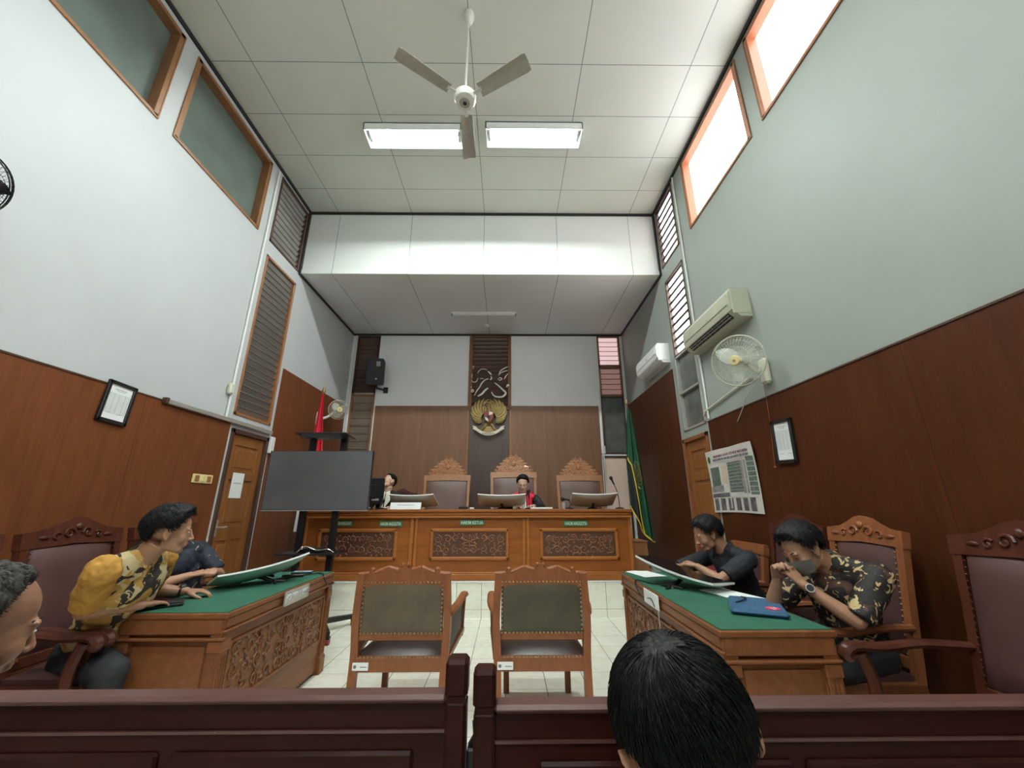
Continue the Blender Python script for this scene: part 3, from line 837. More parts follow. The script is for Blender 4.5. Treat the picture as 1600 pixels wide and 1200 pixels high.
# air conditioners
def air_con(y0, y1, z0, z1, mat, label, dep=.21, open_=True):
    L_ = y1 - y0; hh = z1 - z0
    root = tag(empty('air_conditioner', (XR, (y0 + y1) / 2, z0)), label, 'air conditioner')
    prof = [(0, 0), (-dep * .55, 0), (-dep * .93, .075), (-dep, .13), (-dep, hh - .06), (-dep * .85, hh), (0, hh)]
    b = MB(); n = len(prof)
    vs = [(x, -L_ / 2, z) for x, z in prof] + [(x, L_ / 2, z) for x, z in prof]
    fs = [tuple(range(n)), tuple(range(n, 2 * n))] + [(i, (i + 1) % n, n + (i + 1) % n, n + i) for i in range(n)]
    b.add(vs, fs); b.build('body', mat, root, smooth=25)
    pn = MB(); pn.bb(-dep - .008, -dep + .002, -L_ / 2 + .03, L_ / 2 - .03, .135, hh - .055, .006); pn.build('front_panel', mat, root)
    a, c = V((-dep * .60, 0, .010)), V((-dep * .93, 0, .079))
    dd = (c - a).normalized(); nn = V((-dd.z, 0, dd.x)); nn = nn if nn.z < 0 else -nn
    Mv = frame_M((a + c) / 2 + nn * .003, dd, nn)
    v = MB()
    if open_:
        v.box((0, 0, 0), (.072, L_ - .16, .006), M=Mv); v.build('air_outlet', M_black, root)
        s = MB(); s.box((-.010, 0, .008), (.014, L_ - .17, .003), M=Mv); s.box((.018, 0, .008), (.010, L_ - .17, .003), M=Mv)
        for k in range(9): s.box((0, -L_ / 2 + .12 + k * (L_ - .24) / 8, .004), (.06, .003, .006), M=Mv)
        s.build('louvre', M_grayp, root)
    else:
        v.box((0, 0, 0), (.074, L_ - .06, .008), M=Mv, bev=.003); v.build('flap', mat, root)
    ec = MB(); ec.bb(-dep * .9, -.01, -L_ / 2 - .006, -L_ / 2 + .004, .03, hh - .02, .012); ec.build('end_cap', mat, root)
    lg = MB(); lg.bb(-dep - .011, -dep - .008, -L_ * .1, -L_ * .1 + .035, .16, .185); lg.build('badge', M_alu, root)
    return root
M_accr = plain('aged_cream_casing', (0.46, 0.46, 0.36), .42, var=.05)
M_acwh = plain('white_casing', (0.78, 0.79, 0.79), .35, var=.02)
air_con(3.42, 4.46, 3.09, 3.40, M_accr, 'aged cream air conditioner above the wall fan on the right wall')
air_con(5.36, 6.28, 3.33, 3.63, M_acwh, 'white air conditioner with closed flap over the far right wainscot', .20, False)
pp_ = MB(); pp_.tube([(XR - .02, 3.60, 2.52), (XR - .02, 4.55, 2.40), (XR - .02, 4.60, 2.36)], .011, 8)
tag(pp_.build('drain_pipe', M_cream), 'slanting pale drain pipe behind the cream wall fan', 'pipe')

# conduits on the wall edges
def conduit(pts, r, label, mat=M_white):
    return tag(MB().tube(pts, r, 8).build('cable_conduit', mat), label, 'conduit')
conduit([(XL + .018, 4.40, H1 - .10), (XL + .018, 4.40, 2.28)], .013, 'tall white conduit beside the grey louvres of the left wall')
conduit([(XR - .018, 4.50, H1 - .06), (XR - .018, 4.50, 2.30)], .011, 'tall pale conduit beside the louvres of the right wall')
conduit([(-3.155, YB - .02, 4.72), (-3.155, YB - .02, 1.3)], .013, 'white conduit in the far left corner of the back wall')
conduit([(-2.635, YB - .02, 3.55), (-2.635, YB - .02, 1.3)], .011, 'white conduit under the loudspeaker down the tan louvre')
conduit([(1.84, YB - .02, 3.6), (1.84, YB - .02, 1.2)], .011, 'white conduit beside the dusty pane over the peach doorway')
jb = MB(); jb.box((XL + .03, 4.36, 2.62), (.05, .07, .13), bev=.015)
tag(jb.build('junction_box', M_cream), 'small cream junction box at the lower corner of the left grey louvre', 'junction box')
ic = MB(); ic.bb(XL, XL + .045, 5.29, 5.38, 2.0, 2.22, .008)
tag(ic.build('wall_box', M_white), 'white wall box beside the top of the left door', 'box')
sp0 = tag(empty('switch_plate', (XL + .014, 4.25, 1.60)), 'cream three-gang switch plate on the left wainscot', 'switch')
MB().bb(0, .012, -.14, .14, -.045, .045, .004).build('plate', M_yplas, sp0)
for k in (-1, 0, 1):
    MB().bb(.010, .019, k * .085 - .027, k * .085 + .027, -.03, .03, .003).build('rocker', M_teak if k else M_yplas, sp0)
ch = tag(empty('cable_trunking', (XL, 4.42, WZ)), 'grey metal trunking strip running along the left wainscot top to the door', 'trunking')
MB().bb(.012, .05, -.85, .86, -.02, .025, .005).build('channel', M_alu, ch)
MB().bb(.008, .06, -.87, -.84, -.025, .032, .004).build('end_cap', M_teakdk, ch)

dn = tag(empty('door_notice', (XL - .0165, 4.86, 1.56)), 'white paper notice taped to the left door', 'notice')
m = MB(); m.bb(0, .002, -.105, .105, -.145, .145); m.build('paper', M_paper, dn)
m = MB(); m.bb(.002, .003, -.07, .07, .02, .03); m.build('print', M_inkl, dn)
# framed papers
def framed(x, s, yc, zc, w, h, label, tilt=0):
    root = tag(empty('picture_frame', (x, yc, zc)), label, 'framed paper')
    R = Matrix.Rotation(tilt, 4, 'X')
    f = MB(); t = .028
    for a, b, c, d in ((-w, w, -h, -h + t), (-w, w, h - t, h), (-w, -w + t, -h, h), (w - t, w, -h, h)):
        g = MB(); g.bb(.002 * s, .026 * s, a, b, c, d, .004); f.add(g.v, g.f, R)
    f.build('frame', M_black, root)
    g = MB(); g.bb(.002 * s, .012 * s, -w + t * .8, w - t * .8, -h + t * .8, h - t * .8); q = MB(); q.add(g.v, g.f, R); q.build('sheet', M_paper, root)
    g = MB()
    W = w - t - .012; X0, X1 = .012 * s, .0135 * s
    g.bb(X0, X1, -W * .6, W * .6, h - t - .035, h - t - .030); g.bb(X0, X1, -W * .4, W * .4, h - t - .048, h - t - .044)
    for k in range(16): g.bb(X0, X1, -W, W, h - t - .07 - k * .0105, h - t - .0685 - k * .0105)
    for yy in (-W, -W * .5, 0, W * .6, W - .0015): g.bb(X0, X1, yy, yy + .0015, h - t - .07 - 15 * .0105, h - t - .0685)
    g.bb(X0, X1, -W * .8, -W * .3, -h + t + .05, -h + t + .054); g.bb(X0, X1, W * .3, W * .8, -h + t + .05, -h + t + .054)
    q = MB(); q.add(g.v, g.f, R); q.build('printed_table', M_inkl, root)
    return root
framed(XL + .014, 1, 3.14, 2.135, .125, .168, 'black framed printed table at the top of the left wainscot', math.radians(-3))
framed(XR - .014, -1, 3.315, 1.85, .125, .185, 'black framed printed table on the right wainscot near the poster', math.radians(3))

# poster
ps = tag(empty('poster', (XR - .018, 4.20, 1.58)), 'curling poster of a tall glass court building on the right wainscot', 'poster')
def posf(u, v):
    y = .455 - u * .91; z = -.335 + v * .67 + .01 * math.sin(u * 3)
    return V((-.006 - .03 * (v ** 3) * abs(2 * u - 1) - .008 * math.sin(u * 9), y + .02 * (v - .5) * -1, z))
m = MB(); solid_sheet(m, posf, 20, 14, (-.0015, 0, 0)); m.build('sheet', plain('poster_paper', (0.66, 0.63, 0.60), .35, var=.05), ps)
def patch(mb, u0, u1, v0, v1, off=.0015, n=4):
    mb.grid(lambda u, v: posf(u0 + (u1 - u0) * u, v0 + (v1 - v0) * v) + V((-off, 0, 0)), n, n)
P1 = plain('poster_tower_green', (0.12, 0.16, 0.135), .35, var=.4, scale=30)
P2 = plain('poster_tower_grey', (0.28, 0.27, 0.27), .35, var=.35, scale=30)
P3 = plain('poster_podium', (0.13, 0.115, 0.13), .35, var=.5, scale=24)
P4 = plain('poster_band', (0.52, 0.55, 0.50), .35)
P5 = plain('poster_sky', (0.60, 0.50, 0.40), .35)
m = MB(); patch(m, .42, .70, .30, .76); patch(m, .06, .26, .42, .72); patch(m, .84, .98, .26, .80); m.build('printed_tower', P1, ps)
m = MB(); patch(m, .70, .82, .28, .76); m.build('printed_wing', P2, ps)
m = MB(); patch(m, .02, .30, .32, .42); m.build('printed_wing', P2, ps)
m = MB(); patch(m, .30, .40, .44, .72); m.build('printed_sky', P5, ps)
m = MB()
for k in range(6): patch(m, .05 + k * .15, .15 + k * .15, .03, .22)
patch(m, .02, .40, .235, .30); m.build('printed_podium', P3, ps)
m = MB()
for k in range(9): patch(m, .42, .70, .33 + k * .05, .336 + k * .05, .003)
patch(m, .40, .425, .06, .74, .003); patch(m, .76, .785, .06, .80, .003); patch(m, .03, .95, .215, .235, .003)
for k in range(7): patch(m, .84, .98, .30 + k * .07, .31 + k * .07, .003)
m.build('printed_band', P4, ps)
m = MB(); m.sph(posf(.07, .86) + V((-.003, 0, 0)), (.002, .032, .038), 20); m.build('printed_emblem', plain('emblem_green', (.05, .12, .04), .4), ps)
Mt = Matrix(((0, -1, 0, -.042), (-1, 0, 0, 0), (0, 0, 1, 0), (0, 0, 0, 1)))
def ptext(t, w, h, z, y=0, mat=M_ink):
    text_mesh(t, mat, w, h, .001, 'lettering', ps, Matrix.Translation((-.034, y, z)) @ Matrix(((0, 1, 0, 0), (-1, 0, 0, 0), (0, 0, 1, 0), (0, 0, 0, 1))))
ptext('MAHKAMAH AGUNG REPUBLIK INDONESIA', .66, .026, .268, -.06, plain('maroon_ink', (.20, .05, .08), .6))
ptext('PENGADILAN NEGERI JAKARTA SELATAN', .68, .030, .226, -.05, plain('navy_ink', (.05, .06, .14), .6))

# loudspeaker
ls = tag(empty('loudspeaker', (-2.62, 7.38, 3.86)), 'black loudspeaker on a wall bracket over the brown louvre', 'loudspeaker')
R = Matrix.Rotation(.25, 4, 'Z') @ Matrix.Rotation(.18, 4, 'X')
m = MB()
pf = [(-.15, -.26), (.15, -.26), (.165, -.20), (.165, .20), (.13, .26), (-.13, .26), (-.165, .20), (-.165, -.20)]
m.prism(pf, -.12, .0, R); m.prism([(x * .75, z * .9) for x, z in pf], 0, .12, R); m.build('cabinet', M_black, ls)
m = MB(); m.prism([(x * .93, z * .95) for x, z in pf], -.128, -.119, R); m.build('grille', M_blackm, ls)
m = MB(); m.box((.04, -.13, .15), (.075, .004, .10), M=R); m.build('badge', M_grayp, ls)
m = MB(); m.sph((.02, -.128, -.15), (.018, .006, .018), 10, R); m.build('indicator', M_white, ls)
m = MB(); m.tube([(0, .05, -.22), (.02, .08, -.31), (.16, .16, -.33)], .022, 8); m.box((.17, .165, -.33), (.09, .03, .12), bev=.005); m.build('bracket', M_black, ls)

# ------------------------------------------------------------------ eagle emblem
em = tag(empty('eagle_emblem', (-.375, YB - .055, 2.98)), 'golden eagle emblem with red shield and ribbon over the dark panel', 'emblem')
m = MB()
for s in (1, -1):
    for k in range(9):          # feathers fan out and curve up
        a = math.radians(-28 + k * 13)
        r0 = .10; r1 = .36 - .006 * abs(k - 5) ** 2 * .8
        p = []
        for q in range(7):
            t = q / 6; rr = r0 + (r1 - r0) * t; aa = a + .55 * t * t
            p.append((s * (.03 + rr * math.cos(aa) * .92), -.004 * k, -.03 + rr * math.sin(aa) * .92))
        m.tube(p, [.020, .026, .030, .032, .030, .022, .006], 8, True, flat=(V((0, 1, 0)), .35))
    m.tube([(s * .04, 0, -.12), (s * .09, -.01, -.20), (s * .15, -.012, -.245)], [.028, .02, .014], 8)
for k in range(7):              # tail
    a = math.radians(-90 + (k - 3) * 11)
    m.tube([(.0, 0, -.10), (.20 * math.cos(a), 0, -.04 + .22 * math.sin(a))], [.018, .022], 7, flat=(V((0, 1, 0)), .4))
m.sph((0, 0, -.03), (.075, .04, .13), 14)
m.build('eagle_body', M_gold, em)
m = MB(); m.tube([(0, -.01, .08), (-.005, -.02, .14), (-.02, -.03, .175)], [.045, .036, .032], 10); m.sph((-.03, -.035, .185), (.038, .03, .03), 12)
m.tube([(-.06, -.04, .185), (-.088, -.045, .175), (-.095, -.045, .158)], [.015, .010, .003], 8)
for k in range(4): m.tube([(-.01 + .012 * k, -.03, .20), (.01 + .02 * k, -.03, .235 - .01 * k)], [.010, .003], 5)
m.build('eagle_head', M_gold, em)
sh = [(-.07, .075), (.07, .075), (.075, -.02), (.05, -.075), (0, -.105), (-.05, -.075), (-.075, -.02)]
m = MB(); m.prism(sh, -.065, -.045); m.build('shield', M_shield, em)
m = MB(); m.prism([(.006, .066), (.062, .066), (.066, .030), (.006, .012)], -.072, -.064); m.prism([(-.062, -.020), (-.006, -.030), (-.004, -.092), (-.045, -.064)], -.072, -.064)
m.build('shield_quarter', M_ribbon, em)
m = MB(); m.prism([(-.024, .012), (.024, .012), (.024, -.03), (0, -.048), (-.024, -.03)], -.080, -.070); m.build('centre_shield', M_black, em)
m = MB()
m.grid(lambda u, v: V(((u - .5) * .46, -.045 - .012 * math.sin(u * PI * 4), -.275 + .10 * (2 * u - 1) ** 2 + (v - .5) * .055)), 24, 2)
m2 = MB(); solid_sheet(m2, lambda u, v: V(((u - .5) * .40, -.048 - .008 * math.sin(u * PI * 4), -.285 + .085 * (2 * u - 1) ** 2 + (v - .5) * .05)), 24, 2, (0, -.006, 0))
for s in (1, -1): m2.prism([(s * .19, -.235), (s * .25, -.20), (s * .235, -.175), (s * .26, -.15), (s * .20, -.165), (s * .17, -.20)], -.05, -.04)
m2.build('ribbon', M_ribbon, em)
text_mesh('BHINNEKA TUNGGAL IKA', M_ink, .20, .022, .0015, 'motto', em, Matrix.Translation((0, -.066, -.277)))

em.scale = (1.22, 1.22, 1.22)
# ------------------------------------------------------------------ judges' bench
bn = tag(empty('judges_bench', (-.53, 5.503, DZ - .004)), 'long carved brown judges bench in three bays on the tiled dais', 'bench')
BX0, BX1 = -2.70, 1.645
def bl_(x): return x + .53
hB = 1.277 - DZ
m = MB(); m.bb(bl_(BX0) - .03, bl_(BX1) + .02, -.035, .545, hB - .035, hB + .0, .008); m.build('worktop', M_bench, bn)
m = MB(); m.bb(bl_(BX0) - .015, bl_(BX1) + .005, -.018, .05, hB - .075, hB - .034, .012); m.bb(bl_(BX0) - .02, bl_(BX1) + .01, -.03, .05, hB - .105, hB - .085, .006)
m.bb(bl_(BX0) - .01, bl_(BX1), -.01, .05, hB - .088, hB - .07); m.build('cornice', M_benchl, bn)
m = MB(); m.bb(bl_(BX0), bl_(BX1), .02, .04, .0, hB - .1); m.bb(bl_(BX0), bl_(BX0) + .03, 0.02, .53, .0, hB - .034); m.bb(bl_(BX1) - .03, bl_(BX1), 0.02, .53, .0, hB - .034)
m.build('front_panel', M_bench, bn)
m = MB(); m.bb(bl_(BX0) - .01, bl_(BX1) + .01, -.012, .03, 0, .075, .006); m.bb(bl_(BX0) - .004, bl_(BX1) + .004, -.004, .03, .07, .095, .008); m.build('plinth', M_benchl, bn)
bays = [(BX0, -1.24), (-1.24, .235), (.235, BX1)]
for i, (a, b) in enumerate(bays):
    m = MB()
    for xx in (a + (.0 if i else .01), b - .055):
        m = MB(); m.bb(bl_(xx) + (.01 if i else 0), bl_(xx) + .05, .0, .03, .09, hB - .1, .006); m.build('pilaster', M_benchl, bn)
    cx = (a + b) / 2; w = .475; zc = .845 - DZ; hh = .150
    m = MB(); t = .045
    for q in ((-w - t, w + t, hh, hh + t), (-w - t, w + t, -hh - t, -hh), (-w - t, -w, -hh - t, hh + t), (w, w + t, -hh - t, hh + t)):
        m.bb(bl_(cx) + q[0], bl_(cx) + q[1], -.006, .03, zc + q[2], zc + q[3], .012)
    m.build('panel_moulding', M_benchl, bn)
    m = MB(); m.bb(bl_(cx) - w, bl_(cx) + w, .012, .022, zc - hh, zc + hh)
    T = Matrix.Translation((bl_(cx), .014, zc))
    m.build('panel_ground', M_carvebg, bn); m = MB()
    carving(m, .92, .28, 11 + i * 7, .13, T, depth=.013)
    if i == 1:
        m.tube([(bl_(cx), .006, zc + .10), (bl_(cx), .006, zc - .08)], .008, 6); m.tube([(bl_(cx) - .10, .006, zc + .07), (bl_(cx) + .10, .006, zc - .0)], .006, 6); m.tube([(bl_(cx) + .10, .006, zc + .07), (bl_(cx) - .10, .006, zc - .0)], .006, 6)
        for s in (-1, 0, 1): m.sph((bl_(cx) + s * .10, .004, zc + (.075 if s else .105)), .016, 8)
    m.build('carved_panel', M_carve, bn)
for txt, x0, x1, zz in (('PANITERA PENGGANTI', -2.33, -2.055, 1.102), ('HAKIM ANGGOTA', -1.70, -1.40, 1.095), ('HAKIM KETUA', -.635, -.315, 1.108), ('HAKIM ANGGOTA', .745, 1.065, 1.095)):
    p = tag(empty('name_plate', ((x0 + x1) / 2, 5.512, zz)), {0: 'x'}.get(1, ''), 'name plate', 'green name plates on the judges bench')
    p['label'] = {'PANITERA PENGGANTI': 'green PANITERA PENGGANTI plate on the bench below the television', 'HAKIM KETUA': 'green HAKIM KETUA plate on the middle bay of the bench'}.get(txt, 'green HAKIM ANGGOTA plate on the %s bay of the bench' % ('left' if x0 < 0 else 'right'))
    w = (x1 - x0) / 2
    MB().bb(-w, w, -.004, .008, -.033, .033, .002).build('plate', M_signg, p)
    text_mesh(txt, M_signt, 2 * w - .03, .042, .0012, 'lettering', p, Matrix.Translation((0, -.0055, 0)))
# side cabinet right of the bench
cb = tag(empty('side_cabinet', (1.86, 6.30, DZ)), 'small pale wooden pedestal at the right end of the bench', 'pedestal')
MB().bb(-.17, .17, -.2, .2, 0, .39, .004).build('body', M_chlt, cb)
MB().bb(-.18, .18, -.21, .21, .39, .41, .004).build('top', M_chlt, cb)

# ------------------------------------------------------------------ chairs
def scroll_pair(mb, cx, cz, r, y, M=None, sc=.010, dirs=1):
    for s in (1, -1):
        pts = [(cx + s * (p[0] - cx) , p[1], p[2]) for p in spiral(cx + r * 1.05, cz, r, 1.3, PI * .9, -dirs, 16, y)]
        mb.tube(pts, [sc * (1 - .045 * k) for k in range(17)], 6, True, M)
def high_chair(wmat, lmat, label, w=.58, crest='bump', backh=.80, arms=True, gold=False):
    """high-backed court chair; seat faces local +Y"""
    t = tag(empty('court_armchair'), label, 'chair')
    W = w / 2; sz = .46; tl = math.tan(math.radians(9))
    B = lambda z: -.24 - (z - sz) * tl           # y of the back plane at height z
    zt = sz + backh - .10
    # legs
    for sx in (-1, 1):
        MB().tube([(sx * (W - .035), .27, sz - .02), (sx * (W - .03), .28, .25), (sx * (W - .035), .27, .0)], [.030, .024, .020], 8).build('leg', wmat, t)
        MB().tube([(sx * (W - .03), -.24, sz - .02), (sx * (W - .03), -.27, .2), (sx * (W - .03), -.31, 0)], [.028, .024, .020], 8).build('leg', wmat, t)
    m = MB(); m.bb(-W, W, .26, .30, sz - .09, sz - .01, .008); m.bb(-W, W, -.26, -.22, sz - .09, sz - .01, .008)
    m.bb(-W, -W + .04, -.24, .28, sz - .09, sz - .01, .008); m.bb(W - .04, W, -.24, .28, sz - .09, sz - .01, .008); m.build('seat_frame', wmat, t)
    m = MB()
    solid_sheet(m, lambda u, v: V(((u - .5) * (w - .05), -.225 + v * .50, sz + .015 + .05 * (1 - (2 * u - 1) ** 4) * (1 - (2 * v - 1) ** 4))), 10, 10, (0, 0, .04))
    m.build('seat', lmat, t)
    # back frame
    m = MB(); sw = .052
    for sx in (-1, 1):
        m.tube([(sx * (W - sw / 2), B(sz - .04), sz - .04), (sx * (W - sw / 2 + .004), B(.9), .9), (sx * (W - sw / 2 + .012), B(zt), zt + .015)], [.030, .029, .031], 4, flat=None)
    Mb = Matrix.Translation((0, B(sz + .06), sz + .06)) @ Matrix.Rotation(math.radians(9), 4, 'X')
    m.box((0, 0, 0), (w - .04, .04, .06), M=Mb, bev=.006)
    Mt_ = Matrix.Translation((0, B(zt), zt)) @ Matrix.Rotation(math.radians(9), 4, 'X')
    if crest == 'bump':
        out = [(-W - .01, -.07), (-W - .012, .02), (-W * .62, .035), (-W * .40, .060), (-W * .18, .092), (0, .102), (W * .18, .092), (W * .40, .060), (W * .62, .035), (W + .012, .02), (W + .01, -.07), (0, -.055)]
    else:
        out = [(-W - .01, -.07), (-W - .012, -.01), (-W * .8, .02), (W * .8, .02), (W + .012, -.01), (W + .01, -.07), (0, -.055)] if crest == 'flat' else [(-W - .01, -.07), (-W - .012, .03), (W + .012, .03), (W + .01, -.07), (0, -.055)]
    m.prism(out, -.022, .026, Mt_)
    bfr = m.build('back_frame', wmat, t)
    m = MB()
    zc = (sz + .09 + zt - .05) / 2; hh = (zt - .05 - sz - .09)
    Mp = Matrix.Translation((0, B(zc), zc)) @ Matrix.Rotation(math.radians(9), 4, 'X')
    solid_sheet(m, lambda u, v: Mp @ V(((u - .5) * (w - .10), .012 + .035 * (1 - (2 * u - 1) ** 6) * (1 - (2 * v - 1) ** 6), (v - .5) * hh)), 10, 12, (0, .045, 0))
    brs = m.build('backrest', lmat, t)
    m = MB()
    for k in range(int(hh / .03)):
        for sx in (-1, 1): m.sph(Mp @ V((sx * (w / 2 - .048), .022, -hh / 2 + k * .03 + .01)), .005, 6)
    for k in range(int((w - .1) / .03)): m.sph(Mp @ V((-(w - .1) / 2 + .01 + k * .03, .022, hh / 2)), .005, 6)
    m.build('nail_trim', M_stud if gold else wmat, brs)
    # crest carving
    if crest == 'flat': pass
    m = MB()
    if crest == 'bump':
        for s in (1, -1):
            pts = [(s * p[0], p[1], p[2]) for p in spiral(.055, .005, .036, 1.2, PI, -1, 14, .03)]
            m.tube(pts, [.009 - .0003 * k for k in range(15)], 6, True, Mt_)
            pts = [(s * p[0], p[1], p[2]) for p in spiral(.125, -.01, .026, 1.1, PI * .8, -1, 12, .03)]
            m.tube(pts, .006, 6, True, Mt_)
            leaf(m, s * .16, -.012, 0 if s > 0 else PI, .06, .022, .03, Mt_)
        m.sph((0, .03, .045), (.022, .012, .022), 10, Mt_)
        m.build('crest', wmat, bfr)
    elif crest == 'lace':
        out = [(-.34, 0), (-.35, .05), (-.30, .07), (-.31, .12), (-.25, .14), (-.25, .19), (-.18, .21), (-.18, .26), (-.10, .265), (-.09, .30), (0, .315), (.09, .30), (.10, .265), (.18, .26), (.18, .21), (.25, .19), (.25, .14), (.31, .12), (.30, .07), (.35, .05), (.34, 0)]
        k_ = w / .76 * .98
        m.prism([(x * k_ * .86, z * .9 + .02) for x, z in out], -.010, .008, Mt_)
        rnd = random.Random(5)
        for row, (zz, half) in enumerate(((.045, .30), (.10, .27), (.155, .215), (.205, .16), (.25, .105), (.285, .05))):
            nn = max(1, int(half / .06))
            for q in range(nn):
                cx = (q + .5) / nn * half if half else 0
                for s in (1, -1):
                    a0 = PI * .3 * row + q
                    pts = [(s * p[0] * k_, p[1], p[2] + .0) for p in spiral(cx, zz, .030, 1.25, a0, 1 if q % 2 else -1, 12, .014)]
                    m.tube(pts, [.0085 - .0004 * k for k in range(13)], 6, True, Mt_)
                    for e_ in range(3):
                        aa = a0 + e_ * 1.4
                        leaf(m, s * (cx + .03 * math.cos(aa)) * k_, zz + .03 * math.sin(aa), aa if s > 0 else PI - aa, .040, .017, .014, Mt_)
            for s in (1, -1):           # curls along the outline
                pts = [(s * p[0] * k_, p[1], p[2]) for p in spiral(half + .012, zz + .012, .026, 1.1, PI * 1.2, -1, 10, .004)]
                m.tube(pts, [.010 - .0005 * k for k in range(11)], 6, True, Mt_)
        m.sph((0, .018, .17), (.035, .014, .040), 12, Mt_)
        m.tube(spiral(0, .17, .058, 1, 0, 1, 24, .016), .007, 6, True, Mt_)
        m.build('crest', M_carvel, bfr)
    if arms:
        for sx in (-1, 1):
            m = MB()
            p = smooth_path([(sx * (W - .01), B(.70) + .02, .70), (sx * (W + .015), -.05, .705), (sx * (W + .02), .14, .69), (sx * (W + .02), .27, .695), (sx * (W + .02), .315, .67), (sx * (W + .02), .30, .645)])
            n_ = len(p)
            m.tube(p, [.026 + .008 * min(1, i / n_ * 1.6) for i in range(n_)], 8, flat=(V((0, 0, 1)), .7))
            amr = m.build('armrest', wmat, t)
            MB().tube(smooth_path([(sx * (W - .02), .25, sz - .05), (sx * (W + .01), .22, .55), (sx * (W + .015), .25, .67)]), [.026] * 11, 8).build('arm_post', wmat, amr)
    return t
def place(t, x, y, rz, z=0):
    t.location = (x, y, z); t.rotation_euler = (0, 0, rz)
    return t
def chair_copy(src, label, x, y, rz, z=0, group=None):
    c = copy_tree(src); c['label'] = label
    if group: c['group'] = group
    return place(c, x, y, rz, z)
# thrones behind the judges' bench (seat faces -Y)
th = high_chair(M_chlt, M_leap, 'carved armchair with tall crest between the seated judges', w=.755, crest='lace', backh=1.0, gold=True)
th['group'] = 'carved crest armchairs behind the bench'
place(th, -1.015, 6.38, PI, DZ)
chair_copy(th, 'carved armchair with tall crest behind the woman in the red robe', .095, 6.38, PI, DZ + .05)
chair_copy(th, 'empty carved armchair with tall crest behind the right monitor', 1.20, 6.38, PI, DZ - .05 + .045)
# clerk's chair
ck = high_chair(M_chdk, M_leadk, 'dark carved chair behind the seated man in glasses', w=.50, crest='bump', backh=.72)
place(ck, -1.80, 6.62, PI, DZ)
# side chairs
cd = high_chair(M_chdk, M_lea, 'dark armchair with brown leather behind the man in gold batik', w=.58)
cd['group'] = 'dark carved armchairs along the side walls'
place(cd, -2.39, 2.67, -PI / 2)
chair_copy(cd, 'dark carved armchair cut off by the left edge of the photo', -2.39, 1.99, -PI / 2)
chair_copy(cd, 'dark carved armchair of the man in navy batik', -2.39, 3.36, -PI / 2)
chair_copy(cd, 'dark armchair behind the head of the masked man', 1.90, 3.22, PI / 2)
chair_copy(cd, 'empty dark armchair at the right edge of the photo', 1.90, 1.80, PI / 2)
cl = high_chair(M_chmd, M_lea, 'lighter brown carved armchair with nail trim behind the masked man', w=.50, gold=True)
place(cl, 1.90, 2.60, PI / 2 + .03)
# chair of the man in black
cs = high_chair(M_chmd, M_lea, 'lower wooden chair of the man in the black shirt', w=.50, backh=.62, crest='flat')
place(cs, 1.90, 3.86, PI / 2)
rc = tag(empty('padded_chair', (1.86, 4.42, 0), PI / 2), 'crimson padded chair near the right door behind the man in black', 'chair')
m = MB(); solid_sheet(m, lambda u, v: V(((u - .5) * .42 * (1 - .1 * v * v), -.20 - .05 * v + .03 * (1 - (2 * u - 1) ** 2), .52 + v * .42)), 8, 8, (0, .05, 0)); m.build('backrest', M_crim, rc)
m = MB(); m.box((0, .02, .45), (.44, .42, .07), bev=.03); m.build('seat', M_crim, rc)
for sx in (-1, 1):
    MB().tube([(sx * .19, .18, .42), (sx * .2, .2, 0)], .012, 8).build('leg', M_chrome, rc)
    MB().tube([(sx * .19, -.26, .9), (sx * .2, -.2, .45), (sx * .2, -.26, 0)], .012, 8).build('leg', M_chrome, rc)

